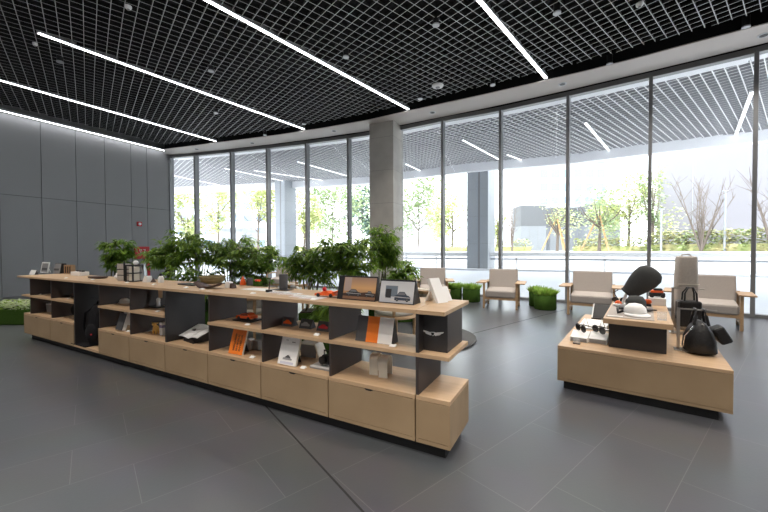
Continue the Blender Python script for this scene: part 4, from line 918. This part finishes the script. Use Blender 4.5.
for k in range(700):
    a = rn.uniform(0, 2 * PI); m.leaf((rn.uniform(-.55, .42), rn.uniform(.0, .42), rn.uniform(.24, .40)), (math.cos(a), math.sin(a), rn.uniform(.1, 1)), rn.uniform(.05, .10), .045, LEAF3 if rn.random() < .75 else LEAF2, .2)
m.build('leaves', t)
def palm(label, px, Y, top, wpx, seed, low=False, pot=.42, crown_lo=None):
    """bushy bamboo-like plant: thin canes and drooping narrow leaflets"""
    rn = random.Random(seed); x = Q(px, Y); zt = CAMH + (249 - top) / F * Y; R = wpx / F * Y / 2
    t = thing('potted_palm', label, 'potted plant', (x, Y, 0), rn.uniform(0, 6), 'leafy plants behind the counter')
    MB().bx(-.19, .19, -.19, .19, 0, pot, MOSS).build('planter', t, bevel=.01)
    MB().bx(-.17, .17, -.17, .17, pot, pot + .015, SOIL).build('soil', t)
    st = MB(); lf = MB(); ncane = 7
    lo = crown_lo if crown_lo else .60
    for c in range(ncane):
        a0 = rn.uniform(0, 2 * PI); hh = zt * (1 - (.16 if not crown_lo else .35) * rn.random() ** 1.5) - .05; lean = R * rn.uniform(.2, .7)
        b = Vector((rn.uniform(-.12, .12), rn.uniform(-.12, .12), pot)); e = Vector((lean * math.cos(a0), lean * math.sin(a0), hh))
        mid = (b + e) / 2 + Vector((0, 0, .08)); st.tube([b, mid, e], [.011, .008, .004], STEM, 5)
        for k in range(13):
            s = rn.uniform(lo, 1.0); pt = b.lerp(e, s) + Vector((0, 0, .03)); az = rn.uniform(0, 2 * PI); fl = rn.uniform(.4, .85) * R
            dr = Vector((math.cos(az), math.sin(az), rn.uniform(-.1, .7))).normalized()
            tip = pt + dr * fl; st.tube([pt, tip], [.003, .0015], STEM, 3)
            for j in range(9):
                q = .25 + .75 * j / 8; o = pt.lerp(tip, q) - Vector((0, 0, .18 * fl * q * q))
                for s2 in (-1, 1):
                    sd = Vector((-dr.y, dr.x, 0)) * s2; d = (dr * .6 + sd * .75 + Vector((0, 0, rn.uniform(-.7, .1)))).normalized()
                    lf.leaf(o, d, rn.uniform(.10, .17), .030, LEAF2 if rn.random() < .35 else LEAF1, .35)
    st.build('stems', t); lf.build('leaves', t); return t
for args in [('bushy plant farthest left behind the counter, beside the red stand', 115.5, 7.2, 239, 24, 1), ('bushy dark plant just right of the red stand', 171, 6.7, 241, 48, 2),
             ('tallest of the plants in the left clump, in front of the first windows', 197, 6.5, 231, 52, 3), ('bushy plant above the woven basket in the left clump', 231, 6.6, 236, 54, 4),
             ('bushy plant at the right end of the left clump, near the pen stand', 264, 6.7, 245, 46, 5), ('spreading plant behind the orange racing model', 313, 5.3, 244, 62, 6),
             ('tall plant behind the sunset photo board', 346, 5.0, 233, 56, 7), ('tall upright plant in front of the stone column', 382, 5.9, 226, 44, 8)]:
    palm(*args)
for args in [('low bushy plant under the tall plants left of the woven basket', 190, 5.9, 268, 50, 11), ('low plant behind the small tent cards', 333, 4.55, 298, 46, 14), ('low bushy plant in the left clump behind the orange cone', 252, 6.6, 260, 36, 15), ('thin plant beside the stone column right of the tall plant', 402, 6.6, 258, 34, 16)]:
    palm(*args, pot=.30, crown_lo=.3)
p = at_z(201, 330, 0)

# ------------------------------------------------------------------ outdoors
EDGE = [at_z(x, y, 5.2).xy for x, y in [(120, 192), (172, 190), (228, 187.5), (280, 185), (330, 182.3), (367, 180), (405.6, 175), (470, 167), (568, 159), (648, 148.6), (757, 136)]]
EDGE = [EDGE[0] + (EDGE[0] - EDGE[1])] + EDGE + [EDGE[-1] + Vector((3.2, -2.5)), EDGE[-1] + Vector((6, -6))]
GO = [g + Vector((.05, .16)) for g in G]
poly = [GO[0]] + [Vector((GO[0].x - 6.5, GO[0].y + 2))] + EDGE + [Vector((EDGE[-1].x, GO[-1].y - 1)), GO[-1]]
cz = 5.36
# canopy soffit: solid slab over a pale grid
slab = EDGE + [g for g in reversed(GO)]
struct(MB().prism([(q.x, q.y) for q in reversed(slab)], 5.75, 6.3, CANW).build('canopy_slab'))
def convex(poly):
    pts = sorted((round(p.x, 5), round(p.y, 5)) for p in poly); lo = []; up = []
    cr = lambda o, a, b: (a[0] - o[0]) * (b[1] - o[1]) - (a[1] - o[1]) * (b[0] - o[0])
    for p in pts:
        while len(lo) > 1 and cr(lo[-2], lo[-1], p) <= 0: lo.pop()
        lo.append(p)
    for p in reversed(pts):
        while len(up) > 1 and cr(up[-2], up[-1], p) <= 0: up.pop()
        up.append(p)
    return [Vector(p) for p in lo[:-1] + up[:-1]]
for i in range(len(GO) - 1):      # one grid field per window bay keeps each field convex
    pass
def canopy_grid():
    m = MB(); u = Vector((math.sin(math.radians(-40)), math.cos(math.radians(-40)))); v = Vector((u.y, -u.x)); n = len(GO)
    # fields between neighbouring radial lines of the curved canopy
    cells = []
    ks = [0, 3, 6, 8, 10, 12, 14]; es = [1, 4, 7, 8, 9, 11, 12]
    for j in range(len(ks) - 1):
        cells.append(convex([GO[k] for k in range(ks[j], ks[j + 1] + 1)][:1] + [GO[ks[j + 1]]] + [EDGE[k] for k in range(es[j], es[j + 1] + 1)]))
    cells.append(convex([GO[0], EDGE[0], EDGE[1]]))
    for poly in cells:
        for d, nn in ((u, v), (v, u)):
            for k in range(-180, 181):
                p = nn * (k * .2); c = clip_line(p, d, poly)
                if not c: continue
                a = p + d * c[0]; b = p + d * c[1]; s = Vector((-d.y, d.x)) * .009
                q = [a - s, b - s, b + s, a + s]; vs = [(x.x, x.y, cz) for x in q] + [(x.x, x.y, cz + .06) for x in q]
                m.add(vs, [(3, 2, 1, 0)], CANE); m.add(vs, [(0, 1, 5, 4), (2, 3, 7, 6)], CANB)
    return m
struct(canopy_grid().build('canopy_grid'))
for i in range(len(EDGE) - 1):
    a, b = EDGE[i], EDGE[i + 1]; d = (b - a).normalized(); n = Vector((-d.y, d.x))
    struct(MB().prism([(q.x, q.y) for q in (a, b, b + n * .3, a + n * .3)], 5.0, 6.3, OWHITE).build('canopy_fascia'))
for i in range(len(GO) - 1):
    a, b = GO[i], GO[i + 1]; d = (b - a).normalized(); n = Vector((-d.y, d.x))
    struct(MB().prism([(q.x, q.y) for q in (a, b, b + n * .28, a + n * .28)], 5.12, 5.75, OWHITE).build('canopy_edge_band'))
for (p, q, lab) in [((172, 175.4), (231.5, 187.5), 'outdoor canopy light strip behind the first two windows'), ((224.6, 168.5), (288, 182), 'outdoor canopy light strip behind the second and third windows'),
                    ((254, 170.5), (327, 181), 'outdoor canopy light strip above the far outdoor column'), ((297.3, 161.7), (349, 176.4), 'outdoor canopy light strip left of the stone column'),
                    ((405.6, 164), (426, 173.4), 'short outdoor canopy light strip just right of the stone column'), ((462.5, 140), (500, 160), 'outdoor canopy light strip above the nearer outdoor column'),
                    ((507, 154.7), (530.6, 163.4), 'outdoor canopy light strip right of the nearer outdoor column'), ((585.3, 122.9), (611, 153), 'outdoor canopy light strip above the island window'),
                    ((752, 92), (734, 139.7), 'outdoor canopy light strip nearest the right edge')]:
    o = strip(at_z(*p, 5.335), at_z(*q, 5.335), 5.335, lab, .07, LAMP2); o['group'] = 'outdoor canopy light strips'
# ground outside
far = [Vector((-60, 20)), Vector((-60, 120)), Vector((80, 120)), Vector((80, -10))]
t_ = [g + Vector((0, 0)) for g in G]
kerb_in = [e - Vector((e.x, e.y)).normalized() * 1.2 for e in EDGE]
def strip_poly(A, B, z0, z1, m, name):
    mb = MB()
    for i in range(len(A) - 1):
        q = [A[i], A[i + 1], B[i + 1], B[i]]
        mb.prism([(p.x, p.y) for p in q], z0, z1, m)
    return struct(mb.build(name))
gg = [Vector((G[0].x - 9, G[0].y + 3)), Vector((G[0].x - 4, G[0].y + 1))] + G[:11] + [G[12]]
def ramp(A, B, z0, z1, m, name):
    mb = MB()
    for i in range(len(A) - 1):
        q = [(A[i], z0), (A[i + 1], z0), (B[i + 1], z1), (B[i], z1)]
        vs = [(p.x, p.y, -.15) for p, z in q] + [(p.x, p.y, z) for p, z in q]
        mb.add(vs, [(3, 2, 1, 0), (4, 5, 6, 7), (0, 1, 5, 4), (1, 2, 6, 5), (2, 3, 7, 6), (3, 0, 4, 7)], m)
    return struct(mb.build(name))
ramp(gg[::-1], kerb_in[:len(gg)][::-1], -.02, .40, PAVE, 'ground_terrace')
kerb_out = [e + Vector((e.x, e.y)).normalized() * 70 for e in EDGE]
strip_poly(kerb_in, kerb_out, -.10, .40, ROAD, 'ground_road')
kb = [e + Vector((e.x, e.y)).normalized() * .22 for e in kerb_in]
strip_poly(kerb_in, kb, .40, .47, OWHITE, 'ground_kerb')
b0 = [e + Vector((e.x, e.y)).normalized() * 4.0 for e in EDGE]; b1 = [e + Vector((e.x, e.y)).normalized() * .3 for e in b0]
strip_poly(b0, b1, .40, 1.20, OWHITE, 'ground_bed_wall'); strip_poly(b1, kerb_out, .40, 1.15, ROAD, 'ground_bed')
# guard rail
def rail(A, B, k):
    d = (B - A); L_ = d.length; t = thing('guard_rail', 'section of pale metal guard rail along the kerb outdoors', 'railing', (A.x, A.y, .40), math.atan2(d.y, d.x), 'guard rail sections outdoors')
    MB().bx(0, L_, -.05, .05, .59, .78, CANW).build('top_rail', t); MB().bx(0, L_, -.03, .03, .42, .50, OCOL).build('middle_rail', t)
    for q in (0.03, L_ / 2): MB().bx(q - .03, q + .03, -.03, .03, 0, .62, CANW).build('post', t)
    return t
rl = [e + Vector((e.x, e.y)).normalized() * .6 for e in EDGE]
names = ['far left behind the first windows', 'behind the second window', 'behind the fourth window', 'left of the far outdoor column', 'left of the stone column', 'right of the stone column', 'around the nearer outdoor column', 'behind the lone armchair', 'behind the armchair beside the island', 'behind the sofa', 'behind the rightmost window', 'at the far right edge', 'beyond the right edge']
for i in range(len(rl) - 1):
    o = rail(rl[i], rl[i + 1], i); o['label'] = 'pale guard rail section outdoors ' + names[i]
# outer columns
def ocol(px0, px1, Y0, Y1):
    a = at_y(px0, 200, Y0).xy; b = at_y(px1, 200, Y1).xy; d = (a - b).normalized(); n = Vector((d.y, -d.x)); n = n if n.y > 0 else -n; w = (a - b).length
    o = column(b, d, n, w, .40, 5.75, OCOL, MULL, 'outer_column', [1.6, 2.9, 4.2])
    q = b + d * w * .42 - n * .004; u = d * .05
    struct(MB().prism([(p.x, p.y) for p in (q - u, q + u, q + u + n * .02, q - u + n * .02)], .40, 5.7, MULL).build('outer_column_joint'))
ocol(467, 488, 17.2, 16.6); ocol(275, 284.5, 21.0, 20.5)
# trees
def tree(label, px, ybase, ytop, wpx, Y, lm, seed, n=900, ls=.22, stake=False, thin=False, z0=1.15):
    rn = random.Random(seed); x = Q(px, Y); zt = CAMH + (249 - ytop) / F * Y; R = wpx / F * Y / 2
    t = thing('street_tree', label, 'tree', (x, Y, z0), 0, 'trees outdoors'); H = zt - z0
    zc = H * .62; m = MB(); m.tube([(0, 0, 0), (.03 * R, 0, H * .35), (0, 0, H * .8)], [.09, .07, .02], BARK, 7)
    for k in range(7):
        a = rn.uniform(0, 2 * PI); z = H * rn.uniform(.25, .5); m.tube([(0, 0, z), (R * .5 * math.cos(a), R * .5 * math.sin(a), z + H * .2), (R * .7 * math.cos(a), R * .7 * math.sin(a), z + H * .36)], [.045, .03, .01], BARK, 5)
    m.build('trunk', t); lf = MB(); cl = [(rn.uniform(-.6, .6) * R, rn.uniform(-.6, .6) * R, zc + rn.uniform(-.30, .30) * H, rn.uniform(.3, .55) * R) for _ in range(12)]
    for k in range(n):
        c = rn.choice(cl); v = Vector((rn.gauss(0, 1), rn.gauss(0, 1), rn.gauss(0, 1))).normalized() * c[3] * rn.random() ** .4
        a = rn.uniform(0, 2 * PI); pt = Vector(c[:3]) + v
        if pt.z > H: pt.z = H - rn.random() * .3
        lf.leaf(pt, (math.cos(a), math.sin(a), rn.uniform(-.6, .6)), ls * rn.uniform(.7, 1.4), ls * .7, lm, .2)
    lf.build('crown', t)
    if stake:
        for k in range(3):
            a = k * 2 * PI / 3 + .5; MB().tube([(.9 * math.cos(a), .9 * math.sin(a), 0), (.06 * math.cos(a), .06 * math.sin(a), 2.0)], .045, TIMBER, 6).build('stake', t)
    return t
tree('pale yellow-green tree beyond the first window at the left', 188, 245, 190, 44, 27, TLEAF, 1, 1500, .26); tree('yellow-green tree beyond the second window', 218, 245, 178, 60, 33, TLEAF, 2, 2000, .30)
tree('yellow-green tree left of the far outdoor column', 258, 245, 176, 58, 28, TLEAF, 3, 2000, .26); tree('yellow-green tree right of the far outdoor column', 304, 248, 190, 44, 26, TLEAF, 4, 1500, .24)
tree('large pale green tree left of the stone column', 332, 240, 178, 90, 36, TLEAF2, 5, 3200, .36); tree('dark blue-green tree beside the stone column left side', 362, 230, 182, 52, 44, TLEAF3, 6, 2200, .5)
tree('broad green tree right of the stone column', 418, 225, 176, 84, 38, TLEAF2, 7, 3200, .36); tree('yellow-green slim tree between two mullions left of the nearer outdoor column', 452, 245, 192, 54, 27, TLEAF, 8, 1800, .24)
tree('pale tree right of the nearer outdoor column', 497, 245, 205, 24, 26, TLEAF, 9, 600, .2)
tree('staked young tree between the grey cabinets outdoors', 557, 248, 195, 44, 22, TLEAF, 10, 700, .14, True); tree('staked tree in front of the grey block beside the island window', 599, 249, 190, 58, 19.5, TLEAF2, 11, 1300, .15, True)
tree('leafy pale tree behind the seated area window right of centre', 628, 245, 176, 78, 23.0, TLEAF, 12, 3600, .20); tree('yellow-green tree at the edge of the white building', 652, 240, 168, 30, 20, TLEAF2, 13, 900, .16)
def bare(label, px, Y, top, wpx, seed, n=11):
    rn = random.Random(seed); x = Q(px, Y); H = CAMH + (249 - top) / F * Y - 1.15; R = wpx / F * Y / 2
    t = thing('bare_tree', label, 'tree', (x, Y, 1.15), 0, 'bare branching trees outdoors'); m = MB(); tw = MB()
    for k in range(n):
        a = rn.uniform(0, 2 * PI); rr = R * rn.uniform(.35, 1); h = H * rn.uniform(.6, 1)
        p0 = Vector((0, 0, 0)); p1 = Vector((rr * .35 * math.cos(a), rr * .35 * math.sin(a), h * .45)); p2 = Vector((rr * math.cos(a), rr * math.sin(a) * .6, h))
        m.tube([p0, p1, p2], [.04, .026, .008], BARK, 6)
        for j in range(9):
            s = (p0.lerp(p1, rn.uniform(.6, 1)) if j < 3 else p1.lerp(p2, rn.uniform(0, .95))); e = s + Vector((rn.uniform(-.6, .6), rn.uniform(-.4, .4), rn.uniform(.3, .9))); tw.tube([s, e], [.014, .005], BARK, 4)
    m.build('branches', t); tw.build('twigs', t); return t
bare('bare many-stemmed tree in front of the white building', 701, 17.5, 176, 64, 1); bare('bare tree at the right edge beyond the last mullion', 772, 15.5, 178, 50, 2)
bare('thin bare tree left of the grey cabinets outdoors', 512, 24, 186, 22, 3, 6)
# hedges
def hedge(label, pts, Y0, z1, n, seed, name='hedge'):
    rn = random.Random(seed); m = MB()
    a = at_y(pts[0], 245, Y0[0]); b = at_y(pts[1], 245, Y0[1])
    t = thing(name, label, 'hedge', (0, 0, 0), 0, 'hedges outdoors')
    core = MB(); d = (b.xy - a.xy).normalized(); nn = Vector((-d.y, d.x)) * .35
    core.prism([(q.x, q.y) for q in (a.xy - nn, b.xy - nn, b.xy + nn, a.xy + nn)], 1.15, 1.15 + (z1 - .4) * .30, HEDGE).build('hedge_core', t)
    for k in range(int(n * 1.8)):
        s = rn.random(); p = a.xy.lerp(b.xy, s) + nn * rn.uniform(-1.3, 1.3); z = 1.18 + (z1 - .7) * rn.random(); an = rn.uniform(0, 2 * PI)
        m.leaf((p.x, p.y, z), (math.cos(an), math.sin(an), rn.uniform(-.2, 1)), rn.uniform(.12, .26), .13, HEDGE if rn.random() < .7 else TLEAF2, .2)
    m.build('foliage', t)
hedge('low green hedge in front of the white building at the right', (648, 790), (20, 15.5), 1.75, 1600, 1); hedge('low yellow-green hedge behind the staked trees', (575, 650), (24, 21), 1.5, 700, 2)
hedge('low hedge left of the grey cabinets near the outdoor column', (440, 530), (26, 25), 1.5, 700, 3); hedge('low hedge beyond the windows left of the stone column', (240, 370), (30, 28), 1.7, 900, 4)
# grey kiosks, white wall, buildings
def kiosk(label, px0, px1, ytop, Y, dep=1.8):
    x0, x1 = Q(px0, Y), Q(px1, Y); h = CAMH + (249 - ytop) / F * Y - 1.15
    t = thing('utility_kiosk', label, 'utility cabinet', ((x0 + x1) / 2, Y, 1.15), 0, 'grey utility cabinets outdoors'); w = x1 - x0
    MB().bx(-w / 2, w / 2, 0, dep, 0, h * .55, OGREY).build('lower_body', t); MB().bx(-w / 2, w / 2, .02, dep, h * .55, h, mat('kiosk_dark', (.12, .125, .135), .6)).build('upper_body', t)
    for k in range(1, 3): MB().bx(-w / 2 + w * k / 3 - .012, -w / 2 + w * k / 3 + .012, -.01, 0, .05, h * .53, MULL).build('door_seam', t)
kiosk('left grey utility cabinet beyond the windows', 521, 546, 206, 28); kiosk('middle grey utility cabinet behind the staked young tree', 550, 577, 208, 29); kiosk('right grey utility cabinet behind the second staked tree', 590, 620, 205, 27)
def building(name, label, px0, px1, ytop, Y, dep, m, rows=0, cols=0, wm=BGLASS):
    x0, x1 = Q(px0, Y), Q(px1, Y); h = CAMH + (249 - ytop) / F * Y - 1.15; w = x1 - x0
    t = thing(name, label, 'building', ((x0 + x1) / 2, Y, 1.15), 0); MB().bx(-w / 2, w / 2, 0, dep, 0, h, m).build('walls', t)
    for r in range(rows):
        for c in range(cols):
            cx = -w / 2 + w * (c + .5) / cols; z = h * (r + .6) / rows; MB().bx(cx - w / cols * .33, cx + w / cols * .33, -.05, .0, z - h / rows * .3, z + h / rows * .25, wm).build('window', t)
    MB().bx(-w / 2 - .1, w / 2 + .1, -.1, dep, h, h + .25, m).build('parapet', t); return t
building('glass_tower', 'pale blue glass tower seen far away right of the outdoor column', 538, 606, 60, 75, 14, TOWERW, 14, 6)
building('white_apartment_block', 'white apartment block far behind the trees at the left windows', 176, 268, 150, 80, 12, OWHITE, 8, 7)
building('low_white_shed', 'low white flat-roofed shed right of the stone column', 404, 446, 218, 50, 6, OWHITE, 1, 3, OCOL)
building('low_grey_block', 'low grey block beyond the second and third windows', 214, 243, 229, 45, 6, OGREY, 1, 3, OCOL)
# white building at the right, its wall parallel to the street
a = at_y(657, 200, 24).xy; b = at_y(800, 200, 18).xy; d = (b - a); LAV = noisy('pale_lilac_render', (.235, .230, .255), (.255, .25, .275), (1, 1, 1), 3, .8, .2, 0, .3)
t = thing('white_building', 'large plain white building filling the right windows', 'building', (a.x, a.y, 1.15), math.atan2(d.y, d.x))
MB().bx(0, d.length + 8, 0, 10, 0, 10.5, LAV).build('walls', t); MB().bx(0, d.length + 8, -.08, 10, 10.5, 10.9, OWHITE).build('parapet', t)
for k in range(3): MB().bx(4.2 * k + 2.0, 4.2 * k + 2.03, -.02, 0, 0, 10.5, OCOL).build('panel_joint', t)
# street pole
for px, Y, top, lab in [(724.5, 17.0, 192, 'slim pale pole in front of the white building'), (661, 19, 210, 'slim pale pole at the left end of the white building')]:
    x = Q(px, Y); h = CAMH + (249 - top) / F * Y - 1.15; t = thing('slim_pole', lab, 'pole', (x, Y, 1.15)); MB().lathe([(.05, 0), (.045, h)], OCOL, n=10).build('shaft', t); MB().box((0, 0, h), (.3, .06, .05), OCOL).build('cap', t)

# ------------------------------------------------------------------ light
w = D.worlds.new('sky'); sc.world = w; w.use_nodes = True; bg = w.node_tree.nodes['Background']
bg.inputs[0].default_value = (.93, .96, 1.0, 1); bg.inputs[1].default_value = 2.5
sun = D.lights.new('sun', 'SUN'); sun.energy = 2.6; sun.angle = .02; sun.color = (1, .96, .9); so = D.objects.new('sun', sun); COL.objects.link(so)
so.rotation_euler = Vector((.25, .38, -.89)).to_track_quat('-Z', 'Y').to_euler()
sc.view_settings.view_transform = 'Standard'; sc.view_settings.look = 'None'; sc.view_settings.gamma = 1; sc.view_settings.exposure = 1.3
cy = sc.cycles; cy.use_denoising = True; cy.max_bounces = 8; cy.diffuse_bounces = 4; cy.transparent_max_bounces = 12; cy.sample_clamp_indirect = 6
